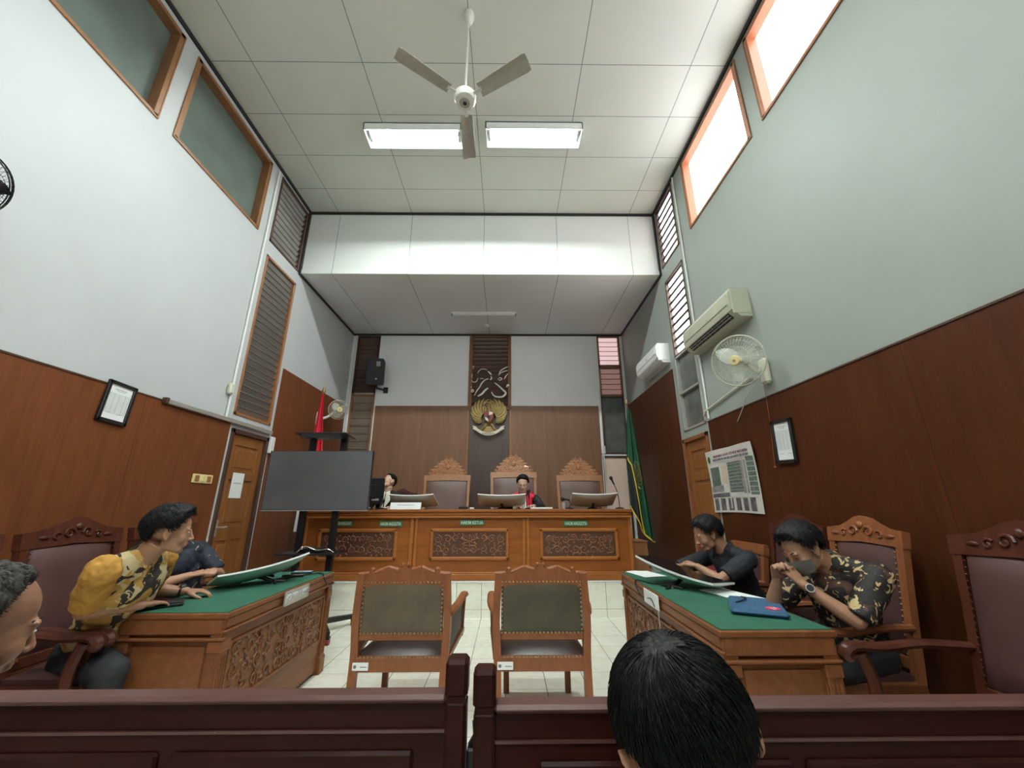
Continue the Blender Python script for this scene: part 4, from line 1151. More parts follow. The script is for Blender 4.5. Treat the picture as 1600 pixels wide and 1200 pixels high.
# witness chairs seen from behind
def witness_chair(lmat, label):
    t = tag(empty('witness_chair'), label, 'chair', 'wooden witness chairs before the bench')
    W = .290; B = lambda z: -.30 - (z - .42) * .05
    for sx in (-1, 1):
        m = MB(); pts = [(sx * (W - .01), -.36, 0), (sx * (W - .005), -.31, .40), (sx * (W + .004), -.32, .62), (sx * (W - .010), -.335, .90)]
        m.tube(smooth_path(pts), .033, 4); m.build('leg', M_chmd, t)
        MB().box((sx * (W - .06), .25, .2), (.042, .042, .40), bev=.004).build('leg', M_chmd, t)
    m = MB(); m.bb(-W + .02, W - .02, -.335, -.295, .335, .415, .004); m.bb(-W + .03, W - .03, .25, .28, .335, .415, .004)
    for sx in (-1, 1): m.tube([(sx * (W - .03), -.31, .375), (sx * (W - .055), .26, .375)], .035, 4)
    m.build('seat_rail', M_chmd, t)
    m = MB(); solid_sheet(m, lambda u, v: V(((u - .5) * (.60 - .06 * v), -.295 + v * .57, .405 + .055 * (1 - (2 * u - 1) ** 4) * (1 - (2 * v - 1) ** 4))), 12, 12, (0, 0, .03))
    m.build('seat', M_leadk, t)
    m = MB()
    for k in range(21): m.sph((-.24 + k * .024, -.338, .418), .0065, 6)
    m.build('nail_trim', M_stud, t)
    m = MB()                           # frame of the back
    Mt_ = Matrix.Translation((0, B(.86), .86)) @ Matrix.Rotation(.05, 4, 'X')
    half = [(W + .012, -.045), (W + .012, .03), (.235, .035), (.222, .060), (.205, .058), (.195, .035), (.16, .055), (.11, .072), (.06, .066), (.045, .055), (.035, .085), (.022, .074), (0, .098)]
    out = half + [(-x, z) for x, z in reversed(half[:-1])]
    m.prism(out, -.022, .022, Mt_)
    m.box((0, B(.530), .530), (2 * W - .04, .035, .05), bev=.004)
    m.build('back_frame', M_chmd, t)
    m = MB(); 
    for s in (1, -1):
        for a, b in (((.045, .056), (.11, .073)), ((.11, .073), (.195, .040)), ((.235, .036), (W + .01, .031))):
            m.tube([Mt_ @ V((s * a[0], 0, a[1])), Mt_ @ V((s * b[0], 0, b[1]))], .016, 6)
        m.sph(Mt_ @ V((s * .018, 0, .088)), (.013, .02, .016), 8); m.sph(Mt_ @ V((s * .213, 0, .062)), (.016, .02, .014), 8)
    m.build('crest', M_chmd, t)
    m = MB(); Mp = Matrix.Translation((0, B(.698), .698)) @ Matrix.Rotation(.05, 4, 'X')
    solid_sheet(m, lambda u, v: Mp @ V(((u - .5) * .525, -.018 - .010 * (1 - (2 * u - 1) ** 8) * (1 - (2 * v - 1) ** 8), (v - .5) * .300)), 12, 8, (0, -.03, 0))
    solid_sheet(m, lambda u, v: Mp @ V(((u - .5) * .49, .03 + .03 * (1 - (2 * u - 1) ** 4) * (1 - (2 * v - 1) ** 4), (v - .5) * .29)), 10, 8, (0, .03, 0))
    m.build('backrest', lmat, t)
    m = MB()
    for k in range(22):
        for zz in (-.149, .149): m.sph(Mp @ V((-.258 + k * .0246, -.024, zz)), .0065, 6)
    for k in range(11):
        for sx in (-1, 1): m.sph(Mp @ V((sx * .258, -.024, -.130 + k * .026)), .0065, 6)
    m.build('nail_trim', M_stud, t)
    for sx in (-1, 1):
        m = MB(); p = smooth_path([(sx * (W + .01), B(.66), .655), (sx * (W + .045), -.1, .67), (sx * (W + .055), .18, .675), (sx * (W + .055), .25, .655)])
        m.tube(p, .030, 8, flat=(V((0, 0, 1)), .6)); m.build('armrest', M_chmd, t)
        m = MB(); m.tube([(sx * (W + .04), .20, .39), (sx * (W + .055), .20, .66)], .022, 4); m.tube([(sx * (W + .01), -.28, .40), (sx * (W + .05), .21, .43)], .02, 4); m.build('arm_post', M_chmd, t)
        m = MB(); m.add([(sx * (W + .015), -.26, .42), (sx * (W + .045), .18, .44), (sx * (W + .052), .18, .65), (sx * (W + .02), -.26, .64),
                          (sx * (W + .003), -.26, .42), (sx * (W + .033), .18, .44), (sx * (W + .040), .18, .65), (sx * (W + .008), -.26, .64)],
                         [(0, 1, 2, 3), (7, 6, 5, 4), (0, 4, 5, 1), (1, 5, 6, 2), (2, 6, 7, 3), (3, 7, 4, 0)])
        m.build('side_panel', lmat, t)
    m = MB(); m.bb(-.285, -.185, -.343, -.337, .348, .392, .002); m.build('asset_sticker', M_paper, t)
    m = MB(); m.bb(-.235, -.195, -.3442, -.343, .366, .370); m.sph((-.268, -.344, .37), (.010, .0012, .010), 10); m.build('sticker_print', M_ink, t)
    return t
w1 = witness_chair(M_oldgr, 'left witness chair with worn olive leather back'); place(w1, -.685, 3.20, 0)
w2 = witness_chair(M_oldgr2, 'right witness chair with darker green leather back'); place(w2, .220, 3.20, 0)

# ------------------------------------------------------------------ lawyers' desks
def desk(nm_label, x0, x1, y0, y1, aisle, plate_text):
    """closed towards the aisle side and the near end, open towards the sitters"""
    root = tag(empty('desk', ((x0 + x1) / 2, (y0 + y1) / 2, 0)), nm_label, 'desk', 'carved side desks with green felt tops')
    cx, cy2 = (x0 + x1) / 2, (y0 + y1) / 2; w = (x1 - x0) / 2; l = (y1 - y0) / 2; zt = .765
    m = MB(); m.bb(-w, w, -l, l, zt - .035, zt - .004, .006); m.build('top', M_desk, root)
    m = MB(); m.bb(-w + .012, w - .012, -l + .012, l - .012, zt - .006, zt); m.build('felt', M_felt, root)
    A = w * aisle                                     # x of the aisle face
    m = MB()
    m.bb(A - .035 * aisle, A - .005 * aisle, -l + .02, l - .02, zt - .085, zt - .035, .004)
    m.bb(-w + .02, w - .02, -l + .005, -l + .04, zt - .11, zt - .035, .004)
    m.bb(A - .02 * aisle, A + .004 * aisle, -l, l, zt - .105, zt - .09, .005); m.bb(-w, w, -l - .004, -l + .03, zt - .14, zt - .125, .005)
    m.bb(-w, w, l - .035, l - .01, zt - .10, zt - .035, .004)
    m.build('apron', M_desk, root)
    m = MB(); m.bb(A - .055 * aisle, A - .03 * aisle, -l + .03, l - .03, .03, zt - .04); m.build('aisle_panel', M_desk, root)
    m = MB(); m.bb(-w + .04, w - .04, -l + .03, -l + .05, .03, zt - .04)
    m.bb(-w + .10, w - .10, -l + .022, -l + .03, .10, zt - .17, .006); m.build('end_panel', M_desk, root)
    m = MB(); m.bb(-w + .04, w - .04, l - .05, l - .03, .03, zt - .04); m.build('end_panel', M_desk, root)
    for sx in (-1, 1):
        for sy_ in (-1, 1):
            m = MB(); px = sx * (w - .045); py = sy_ * (l - .045)
            m.bb(px - .035, px + .035, py - .035, py + .035, .0, zt - .036, .004)
            m.bb(px - .045, px + .045, py - .045, py + .045, .0, .13, .008); m.bb(px - .042, px + .042, py - .042, py + .042, zt - .20, zt - .14, .006)
            for k in (-1, 0, 1):
                m.bb(px + k * .018 - .004, px + k * .018 + .004, py - .040, py + .040, .15, zt - .22, .003)
                m.bb(px - .040, px + .040, py + k * .018 - .004, py + k * .018 + .004, .15, zt - .22, .003)
            m.build('leg', M_desk, root)
    m = MB(); T = frame_M((A - .028 * aisle, 0, .42), (0, aisle, 0))
    # local Y of T points into the desk
    carving(m, 2 * l - .26, .32, 31 if aisle > 0 else 47, .105, T, y=-.0, depth=.012)
    m.build('carved_panel', M_deskc, root)
    m = MB()
    for q in ((-l + .12, l - .12, .58, .60), (-l + .12, l - .12, .245, .265), (-l + .10, -l + .12, .245, .60), (l - .12, l - .10, .245, .60)):
        m.bb(A - .034 * aisle, A - .018 * aisle, q[0], q[1], q[2], q[3], .004)
    for k in range(1, 4):
        yy = -l + .12 + k * (2 * l - .24) / 4; m.bb(A - .034 * aisle, A - .020 * aisle, yy - .006, yy + .006, .26, .585, .003)
    m.build('panel_moulding', M_desk, root)
    return root, cx, cy2, w, l
d1, dcx, dcy, dw, dl = desk('left desk with green felt top where the man in gold batik leans', -2.15, -1.55, 2.46, 3.87, 1, '')
d2, ecx, ecy, ew, el_ = desk('right desk with green felt top under the blue laptop sleeve', 1.0, 1.56, 2.10, 3.80, -1, '')
pl1 = tag(empty('name_plate', (-1.538, 3.19, .712)), 'framed JAKSA PENUNTUT UMUM plate on the left desk edge', 'name plate')
m = MB(); m.bb(-.002, .004, -.17, .17, -.045, .045, .002); m.build('plate', M_alu, pl1)
m = MB()
for q in ((-.17, .17, .038, .045), (-.17, .17, -.045, -.036), (-.17, -.162, -.045, .045), (.162, .17, -.045, .045)): m.bb(.002, .009, *q, .002)
m.build('frame', M_alu, pl1)
text_mesh('JAKSA PENUNTUT UMUM', M_paper, .30, .052, .001, 'lettering', pl1, Matrix(((0, -1, 0, .0055), (1, 0, 0, 0), (0, 0, 1, 0), (0, 0, 0, 1))))
pl2 = tag(empty('name_plate', (.988, 3.0, .712)), 'blank pale plate hanging on the aisle edge of the right desk', 'name plate')
m = MB(); m.bb(-.004, .003, -.14, .14, -.045, .045, .002); m.build('plate', M_paper, pl2)
MB().bb(-.006, .0, -.135, -.128, -.16, -.04).build('strap', M_alu, pl2)

# ------------------------------------------------------------------ gallery pews
def pew(x0, x1, y, zt, label, post_side):
    root = tag(empty('pew', ((x0 + x1) / 2, y, 0)), label, 'pew', 'dark wooden gallery pews')
    w = (x1 - x0) / 2
    m = MB(); m.bb(-w, w, .0, .028, .30, zt - .01, .003)
    m.build('back_panel', M_pew, root)
    m = MB(); m.bb(-w, w, -.010, .026, zt - .012, zt, .005); m.bb(-w, w, -.004, .0, zt - .052, zt - .048); m.build('top_rail', M_pewt, root)
    n = max(2, round(2 * w / .45)); pw = (2 * w - .10) / n
    for k in range(n):
        a = -w + .06 + k * pw
        m = MB(); m.bb(a + .01, a + pw - .01, -.007, .002, zt - .40, zt - .075, .006); m.build('raised_panel', M_pew, root)
    m = MB()
    m.bb(-w, w, .02, .42, .40, .43, .008); m.build('seat', M_pew, root)
    for sx in (-1, 1):
        big = sx == post_side
        m = MB(); xx = sx * (w + .015)
        hh = zt + (-.008 if big else -.02)
        m.bb(xx - .017, xx + .017, -.012, .026, 0, hh, .005)
        if big:
            m.box((xx, .007, zt + .022), (.037, .040, .054), bev=.006); m.box((xx, .007, zt - .007), (.030, .034, .01))
        m.build('end_post', M_pew, root)
        m = MB(); m.bb(xx - .014, xx + .014, .0, .42, .28, .44, .006); m.bb(xx - .014, xx + .014, .36, .40, 0, .30, .004); m.build('leg', M_pew, root)
    return root
pew(-1.78, -.098, .76, 1.040, 'left gallery pew in front of the aisle', 1)
pew(-.022, 1.75, .755, 1.027, 'right gallery pew behind the bowed black-haired head', -1)
m = MB(); m.box((-.060, .80, .80), (.014, .02, .30), bev=.003); m.tube([(-.060, .80, .95), (-.052, .80, .965), (-.055, .80, .985)], [.007, .006, .005], 8); m.build('x', M_black)
o = bpy.data.objects['x']; o.name = 'gate_latch'; tag(o, 'black latch between the two pew end posts', 'latch')

# ------------------------------------------------------------------ people
def remesh(mb, name, mat, parent, voxel, smooth_it=6, folds=0.0, fscale=14, M=None):
    """fuse the collected volumes into one continuous surface"""
    me = bpy.data.meshes.new(name); me.from_pydata([tuple(p) for p in mb.v], [], mb.f)
    bm = bmesh.new(); bm.from_mesh(me); bmesh.ops.recalc_face_normals(bm, faces=bm.faces); bm.to_mesh(me); bm.free()
    ob = bpy.data.objects.new('tmp', me); COL.objects.link(ob)
    r = ob.modifiers.new('r', 'REMESH'); r.mode = 'VOXEL'; r.voxel_size = voxel
    s = ob.modifiers.new('s', 'SMOOTH'); s.factor = .5; s.iterations = smooth_it
    dg = bpy.context.evaluated_depsgraph_get(); dg.update()
    m2 = bpy.data.meshes.new_from_object(ob.evaluated_get(dg))
    bpy.data.objects.remove(ob); bpy.data.meshes.remove(me)
    m2.name = name
    if folds:
        nn = [v.normal.copy() for v in m2.vertices]
        for v, n in zip(m2.vertices, nn):
            p = v.co * fscale
            v.co += n * folds * (noise.noise(p) + .5 * noise.noise(p * 2.3 + V((5, 1, 2))))
    m2.materials.clear(); m2.materials.append(mat)
    m2.shade_smooth()
    o = bpy.data.objects.new(name, m2); COL.objects.link(o)
    if parent is not None: o.parent = parent
    return o
def head_M(c, f, u):
    f = V(f).normalized(); u = V(u); u = (u - f * u.dot(f)).normalized(); r = f.cross(u)
    m = Matrix((r, f, u)).transposed().to_4x4(); m.translation = V(c); return m
def head_prims(mb, H, k=1.0, female=False):
    S = H @ Matrix.Scale(k, 4)
    def e(c, r, rot=None, n=16): mb.sph(c, r, n, S, rot)
    e((0, -.014, .036), (.074, .094, .080), n=24)
    e((0, .026, -.010), (.064, .062, .075), n=20)
    e((0, .028, -.058), (.053, .050, .040)); e((0, .060, -.090), (.022, .020, .018))
    for s in (1, -1):
        e((s * .020, .046, -.082), (.026, .026, .018)); e((s * .038, .018, -.052), (.021, .040, .036))   # jaw line
        e((s * .033, .047, -.026), (.031, .034, .034))                                                   # cheek
        e((s * .022, .074, .021), (.030, .013, .010))                                                    # brow ridge
        e((s * .031, .071, .005), (.015, .012, .009))                                                    # eyelids
        e((s * .011, .092, -.034), (.0075, .010, .0065))                                                 # nostril wings
        R = Matrix.Rotation(s * .35, 3, 'Z')
        e((s * .079, -.008, -.004), (.006, .019, .030), R, 12); e((s * .078, -.004, -.026), (.006, .010, .012), None, 10)
        mb.tube([S @ V((s * .082, .006, .010)), S @ V((s * .090, -.004, .026)), S @ V((s * .092, -.020, .022)), S @ V((s * .088, -.022, .0)), S @ V((s * .082, -.008, -.030))], .0045, 6)
    mb.tube([S @ V((0, .082, .018)), S @ V((0, .092, -.006)), S @ V((0, .104, -.028))], [.007, .0075, .0095], 8)
    e((0, .102, -.030), (.0105, .0105, .0088)); 
    e((0, .083, -.053), (.023, .009, .006)); e((0, .080, -.065), (.019, .009, .0065)); e((0, .078, -.058), (.028, .012, .016))
def skull_p(th, ph, t):
    """point on the scalp: th elevation, ph azimuth from the front, t extra thickness"""
    return V(((.074 + t) * math.cos(th) * math.sin(ph), -.014 + (.094 + t) * math.cos(th) * math.cos(ph), .036 + (.080 + t) * math.sin(th)))
LINE = [(0, 36), (30, 34), (52, 25), (66, 4), (80, -16), (90, -8), (98, -2), (112, -6), (124, -30), (150, -48), (180, -52)]
def hairline(ph, line=LINE):
    a = abs(math.degrees(ph))
    for (a0, t0), (a1, t1) in zip(line, line[1:]):
        if a <= a1: return t0 + (t1 - t0) * (a - a0) / (a1 - a0)
    return line[-1][1]
def hair(H, k, mat, parent, thick=.021, top=.012, line=LINE, seed=1, rough_=.004, part=0.0, fringe=0.0, ramp_=15):
    mb = MB(); S = H @ Matrix.Scale(k, 4)
    def fn(u, v):
        ph = (u * 2 - 1) * PI; th = math.radians(-70 + 160 * v)
        hl = hairline(ph, line)
        q = (math.degrees(th) - hl) / ramp_
        q = max(0, min(1, q + .6 * noise.noise(V((math.sin(ph) * 6, math.cos(ph) * 6, seed)))))
        q = q * q * (3 - 2 * q)
        t = thick + top * max(0, math.sin(th)) + fringe * max(0, math.cos(ph)) ** 3 * max(0, math.sin(th)) * math.cos(th) * 2
        t += rough_ * noise.noise(V((math.sin(ph) * 7 * math.cos(th), math.cos(ph) * 7 * math.cos(th), th * 3 + seed))) + rough_ * .6 * noise.noise(V((ph * 14, th * 3, seed)))
        return S @ skull_p(th, ph, -.012 + (t + .012) * q)
    mb.grid(fn, 96, 56)
    return mb.build('hair', mat, parent, smooth=180)
def eyes(H, k, parent, look=(0, 1, 0), closed=False):
    S = H @ Matrix.Scale(k, 4)
    for s in (1, -1):
        mb = MB()
        if not closed: mb.sph((s * .031, .0765, .006), (.0105, .0098, .0052), 14, S); mb.build('eye', M_eye, parent)
        mb = MB()
        if not closed: mb.sph((s * .031 + look[0] * .003, .0835, .006), (.0045, .0035, .0045), 12, S); mb.build('iris', M_iris, parent)
        mb = MB(); mb.tube([S @ V((s * .043, .0675, .0055 - (.003 if closed else -.004))), S @ V((s * .031, .0835, .001 if closed else .0105)), S @ V((s * .018, .0785, .002 if closed else .008))], .0013, 5); mb.build('eyelash', M_iris, parent)
        mb = MB(); mb.tube([S @ V((s * .014, .0850, .0235)), S @ V((s * .030, .0820, .0285)), S @ V((s * .047, .0655, .0245))], [.002, .0032, .0015], 6); mb.build('eyebrow', M_hair, parent)
    mb = MB(); mb.sph((0, .0900, -.0535), (.018, .003, .0036), 12, S); mb.sph((0, .0870, -.0640), (.016, .003, .0040), 12, S)
    mb.tube([S @ V((-.02, .085, -.058)), S @ V((0, .0910, -.0585)), S @ V((.02, .085, -.058))], .0016, 5)
    mb.build('lips', M_lips, parent)
def hand_prims(mb, w, d, n, thumb, curl=.35, spread=.08, k=1.0, splay=None):
    """w wrist, d direction to the knuckles, n palm normal (fingers curl that way), thumb = side sign along d x n"""
    w = V(w); d = V(d).normalized(); n = V(n); n = (n - d * n.dot(d)).normalized(); s = d.cross(n) * thumb
    # index finger is nearest the thumb (+s)
    offs = (.030, .010, -.010, -.028); lens = (.070, .078, .073, .057)
    for i, (o, ln) in enumerate(zip(offs, lens)):
        kn = w + (d * (.088 - .004 * abs(i - 1)) + s * o) * k
        mb.tube([w + s * o * .55 * k - n * .002, kn], [.014 * k, .0115 * k], 8)
        mb.sph(kn, .0115 * k, 8)
        a = curl * (1 + .12 * i); p = kn; dd = (d + s * spread * (1.2 - i * .8)).normalized(); ang = a * .7
        for j, (fr, r) in enumerate(((.46, .0095), (.30, .0088), (.24, .0080))):
            di = (dd * math.cos(ang) + n * math.sin(ang)).normalized()
            q = p + di * ln * fr * k
            mb.tube([p, q], [r * k, r * .93 * k], 8); mb.sph(q, r * .95 * k, 8)
            p = q; ang += a * 1.15
    mb.sph(w + (d * .045 + n * .004) * k, (.034 * k, .034 * k, .016 * k), 12, rot=Matrix((s, d, n)).transposed())
    b = w + (d * .022 + s * .022 + n * .006) * k
    p1 = b + (d * .030 + s * .026 + n * .010) * k; p2 = p1 + (d * .030 + s * .010 + n * .010) * k; p3 = p2 + (d * .024 + s * .002 + n * .008) * k
    mb.tube([b, p1, p2, p3], [.016 * k, .0125 * k, .0105 * k, .0085 * k], 8); mb.sph(p3, .0085 * k, 8)
def lerp(a, b, t): return V(a) + (V(b) - V(a)) * t
def person(name, label, s, skin, voxel=.0055):
    """s: joints. builds one continuous body, then clothing and hair as children"""
    g = lambda q: V(s[q])
    root = tag(empty('person', (s['pelvis'][0], s['pelvis'][1], s.get('ground', 0))), label, 'person')
    off = -root.location
    k = s.get('k', 1.0)
    Tm = Matrix.Translation(off)
    P = {q: (V(s[q]) + off if isinstance(s[q], (tuple, Vector)) and len(s[q]) == 3 else s[q]) for q in s}
    H = head_M(P['head'], s['f'], s['u'])
    b = MB()
    head_prims(b, H, k)
    up_ = (P['neck'] - P['pelvis']).normalized(); rr = (P['shr'] - P['shl']).normalized(); rr = (rr - up_ * rr.dot(up_)).normalized(); ff = up_.cross(rr)
    R = Matrix((rr, ff, up_)).transposed()
    ln = (P['neck'] - P['pelvis']).length
    bulk = s.get('bulk', 1.0)
    tor = [(0.0, .165, .120, .11), (.22, .152, .112, .12), (.42, .148, .108, .12), (.60, .158, .110, .13), (.76, .165, .105, .11)]
    def torso(mb, inf, lo=0):
        for t, a, c, e in tor[lo:]:
            mb.sph(P['pelvis'] + up_ * ln * t + ff * .01, ((a * bulk + inf), (c * bulk + inf), e + inf), 20, rot=R)
        for sh in ('shl', 'shr'):
            mb.tube([P['neck'] - up_ * .06, lerp(P['neck'] - up_ * .06, P[sh], .9)], [.070 + inf, .052 + inf], 10)
            mb.tube([P['neck'] + up_ * .015, P[sh]], [.046 + inf * .6, .046 + inf], 10)
            mb.sph(P[sh], .054 + inf, 12)
    torso(b, 0)
    hb = H @ V((0, -.030, -.055)) 
    b.tube([P['neck'] - up_ * .05, lerp(P['neck'], hb, .5), hb], [.064 * k, .056 * k, .056 * k], 12)
    for sd in 'lr':
        sh, el, wr = P['sh' + sd], P['el' + sd], P['wr' + sd]
        b.tube([sh, lerp(sh, el, .4), el], [.050, .045, .037], 10); b.sph(el, .038, 10)
        b.tube([el, lerp(el, wr, .28), lerp(el, wr, .7), wr], [.037, .040, .031, .0255], 10); b.sph(wr, .026, 8)
        hd = s['hand' + sd]
        hand_prims(b, wr, hd[0], hd[1], hd[2], hd[3], k=.98)
        hp, kn, an = P['pelvis'] + rr * (-.09 if sd == 'l' else .09), P['kn' + sd], P['an' + sd]
        b.tube([hp, lerp(hp, kn, .5), kn], [.095, .080, .058], 12); b.sph(kn, .058, 10)
        b.tube([kn, lerp(kn, an, .3), an], [.055, .056, .036], 10)
        fd = V((kn.x - hp.x, kn.y - hp.y, 0)).normalized()
        b.tube([an - fd * .03 + V((0, 0, -.04)), an + fd * .16 + V((0, 0, -.055))], [.038, .028], 10)
    remesh(b, 'body', skin, root, voxel, 5)
    # shirt
    c = MB(); torso(c, .016)
    sl = s.get('sleeve', .75)
    def sleeve(mb):
        for sd in 'lr':
            sh, el, wr = P['sh' + sd], P['el' + sd], P['wr' + sd]
            if sl <= 1: mb.tube([sh, lerp(sh, el, sl * .5), lerp(sh, el, sl)], [.068, .068, .064], 12)
            else: mb.tube([sh, lerp(sh, el, .5), el, lerp(el, wr, .5), lerp(el, wr, .93)], [.070, .066, .056, .052, .042], 12); mb.sph(el, .056, 10) if sl > 1 else None
    if s.get('sleeve_mat') is None: sleeve(c)
    nk = P['neck'] + up_ * .012
    c.tube([nk + (rr * math.cos(a) + ff * math.sin(a)) * .064 + up_ * (.012 - .016 * math.sin(a)) for a in [2 * PI * q / 24 for q in range(25)]], .013, 6, False)
    remesh(c, s.get('shirt_name', 'shirt'), s['shirt'], root, .007, 4, .007, 13)
    if s.get('sleeve_mat') is not None:
        for sd in 'lr':
            c = MB(); sh, el = P['sh' + sd], P['el' + sd]
            c.tube([lerp(sh, el, -.05), lerp(sh, el, .5), lerp(sh, el, sl)], [.074, .073, .063], 14); c.sph(sh, .079, 14)
            remesh(c, 'sleeve', s['sleeve_mat'], root, .007, 4, .010, 20)
    # trousers and shoes
    c = MB(); c.sph(P['pelvis'], (.182, .136, .118), 20, rot=R)
    for sd in 'lr':
        hp, kn, an = P['pelvis'] + rr * (-.09 if sd == 'l' else .09), P['kn' + sd], P['an' + sd]
        c.tube([hp, lerp(hp, kn, .5), kn], [.108, .093, .074], 12); c.sph(kn, .074, 10); c.tube([kn, lerp(kn, an, .4), an], [.070, .068, .055], 12)
    remesh(c, 'trousers', s.get('trousers', M_trou), root, .009, 4, .006, 12)
    for sd in 'lr':
        kn, an = P['kn' + sd], P['an' + sd]; hp = P['pelvis']; fd = V((kn.x - hp.x, kn.y - hp.y, 0)).normalized()
        sh_ = MB(); sh_.tube([an - fd * .045 + V((0, 0, -.040)), an + fd * .06 + V((0, 0, -.045)), an + fd * .185 + V((0, 0, -.055))], [.046, .044, .030], 12); sh_.build('shoe', M_sock, root, smooth=60)
    return root, H, P
def strands(H, k, mat, parent, n, crown, seed, ln=.055, r=.0007, line=LINE, lift=.012, name='hair_strands', base=.004, dense=0.0):
    rnd = random.Random(seed); mb = MB(); S = H @ Matrix.Scale(k, 4)
    cr = skull_p(*crown, 0).normalized()
    cnt = 0
    while cnt < n:
        z = rnd.uniform(-.75, 1); ph = rnd.uniform(-PI, PI); th = math.asin(z)
        if rnd.random() < dense: th = crown[0] + rnd.gauss(0, .22); ph = crown[1] + rnd.gauss(0, .22) / max(.3, math.cos(crown[0]))
        if math.degrees(th) < hairline(ph, line) + 2: continue
        cnt += 1
        p = skull_p(th, ph, base)
        c0 = V((0, -.014, .036))
        nrm = (p - c0); nrm = V((nrm.x / .074 ** 2, nrm.y / .094 ** 2, nrm.z / .080 ** 2)).normalized()
        away = p - skull_p(*crown, .004); away = away - nrm * away.dot(nrm)
        if away.length < 1e-4: continue
        dist_ = away.length; away.normalize()
        sw = nrm.cross(away) * (.75 * math.exp(-dist_ / .04))
        dr = (away + sw + V((rnd.gauss(0, .12), rnd.gauss(0, .12), rnd.gauss(0, .12) - .12))).normalized()
        L0 = ln * rnd.uniform(.6, 1.15) * max(.30, min(1, (math.degrees(th) - hairline(ph, line)) / 34)); pts = []
        q = p.copy(); hgt = rnd.uniform(.5, 1.15) * lift
        for i in range(6):
            t = i / 5
            pts.append(S @ (q + nrm * hgt * math.sin(min(1, t * 1.25) * PI / 2)))
            q = q + dr * L0 / 5
            d_ = q - c0; sc = math.sqrt((d_.x / .078) ** 2 + (d_.y / .098) ** 2 + (d_.z / .084) ** 2)
            q = c0 + d_ / sc
            nrm = V((d_.x / .074 ** 2, d_.y / .094 ** 2, d_.z / .080 ** 2)).normalized()
            dr = (dr - nrm * dr.dot(nrm)).normalized()
        mb.tube(pts, [r, r * 1.3, r * 1.3, r * 1.1, r * .8, r * .2], 3, False)
    return mb.build(name, mat, parent, smooth=180)
def glasses(H, k, parent, mat=None):
    S = H @ Matrix.Scale(k, 4); mb = MB()
    for s in (1, -1):
        mb.tube([S @ V((s * (.032 + .021 * math.cos(a)), .093 - .008 * abs(math.cos(a)) * (1 if math.cos(a) > 0 else 0), .003 + .015 * math.sin(a))) for a in [2 * PI * q / 20 for q in range(21)]], .0016, 5, False)
        mb.tube([S @ V((s * .053, .086, .006)), S @ V((s * .080, .03, .008)), S @ V((s * .083, -.01, .004))], .0015, 5)
    mb.tube([S @ V((-.011, .094, .005)), S @ V((0, .098, .008)), S @ V((.011, .094, .005))], .0015, 5)
    mb.build('glasses', mat or M_black, parent)
def watch(P, wr, el, parent, mat=M_black, face=M_grayp, side=(0, 0, 1)):
    ax = (wr - el).normalized(); c = wr - ax * .028; mb = MB()
    a = ax.orthogonal().normalized(); b = ax.cross(a)
    mb.tube([c + (a * math.cos(t) + b * math.sin(t)) * .0315 for t in [2 * PI * q / 24 for q in range(25)]], .0065, 6, False, flat=None)
    o = mb.build('watch_strap', mat, parent)
    n = V(side); n = (n - ax * n.dot(ax)).normalized()
    mb = MB(); mb.cyl(c + n * .030, c + n * .041, .021, n=20); parent = mb.build('watch_case', face, o)
    mb = MB(); mb.cyl(c + n * .0405, c + n * .042, .017, n=20); mb.build('watch_dial', M_black, parent)

def scale_from_cam(s, k):
    out = {}
    for q, v in s.items():
        if q in ('head', 'neck', 'shl', 'shr', 'ell', 'elr', 'wrl', 'wrr'):
            v = V(v); v = V((v.x * k, v.y * k, CAM_H + (v.z - CAM_H) * k)); v = tuple(v)
        out[q] = v
    return out

# the man in gold batik, leaning on the left desk and looking across the room
yel = dict(head=(-1.925, 2.40, 1.19), f=(.80, .58, -.10), u=(.12, .0, 1), k=1.06, neck=(-2.04, 2.38, 1.045),
           shr=(-2.05, 2.19, 1.015), shl=(-2.08, 2.575, 1.02), elr=(-2.17, 2.27, .815), wrr=(-2.045, 2.475, .803), ell=(-2.25, 2.74, .83), wrl=(-2.07, 2.82, .805),
           handr=((.30, .95, -.06), (0, 0, -1), 1, .22), handl=((.85, .35, -.05), (0, 0, -1), -1, .3),
           pelvis=(-2.40, 2.63, .565), knr=(-2.02, 2.36, .52), knl=(-2.0, 2.70, .52), anr=(-2.08, 2.34, .09), anl=(-2.05, 2.70, .09),
           shirt=M_bat_y, sleeve_mat=M_gold_cl, sleeve=.88, bulk=1.05)
r_, H_, P_ = person('gold', 'man in gold and black batik shirt leaning on the left desk, looking right', yel, M_skin, .005)
hair(H_, 1.06, M_hair, r_, .020, .012, seed=3, fringe=.018)
strands(H_, 1.06, M_hair, r_, 2600, (.9, PI), 41, .050, .0011, LINE, .026)
eyes(H_, 1.06, r_)
watch(P_, P_['wrl'], P_['ell'], r_, M_iris, M_chrome)
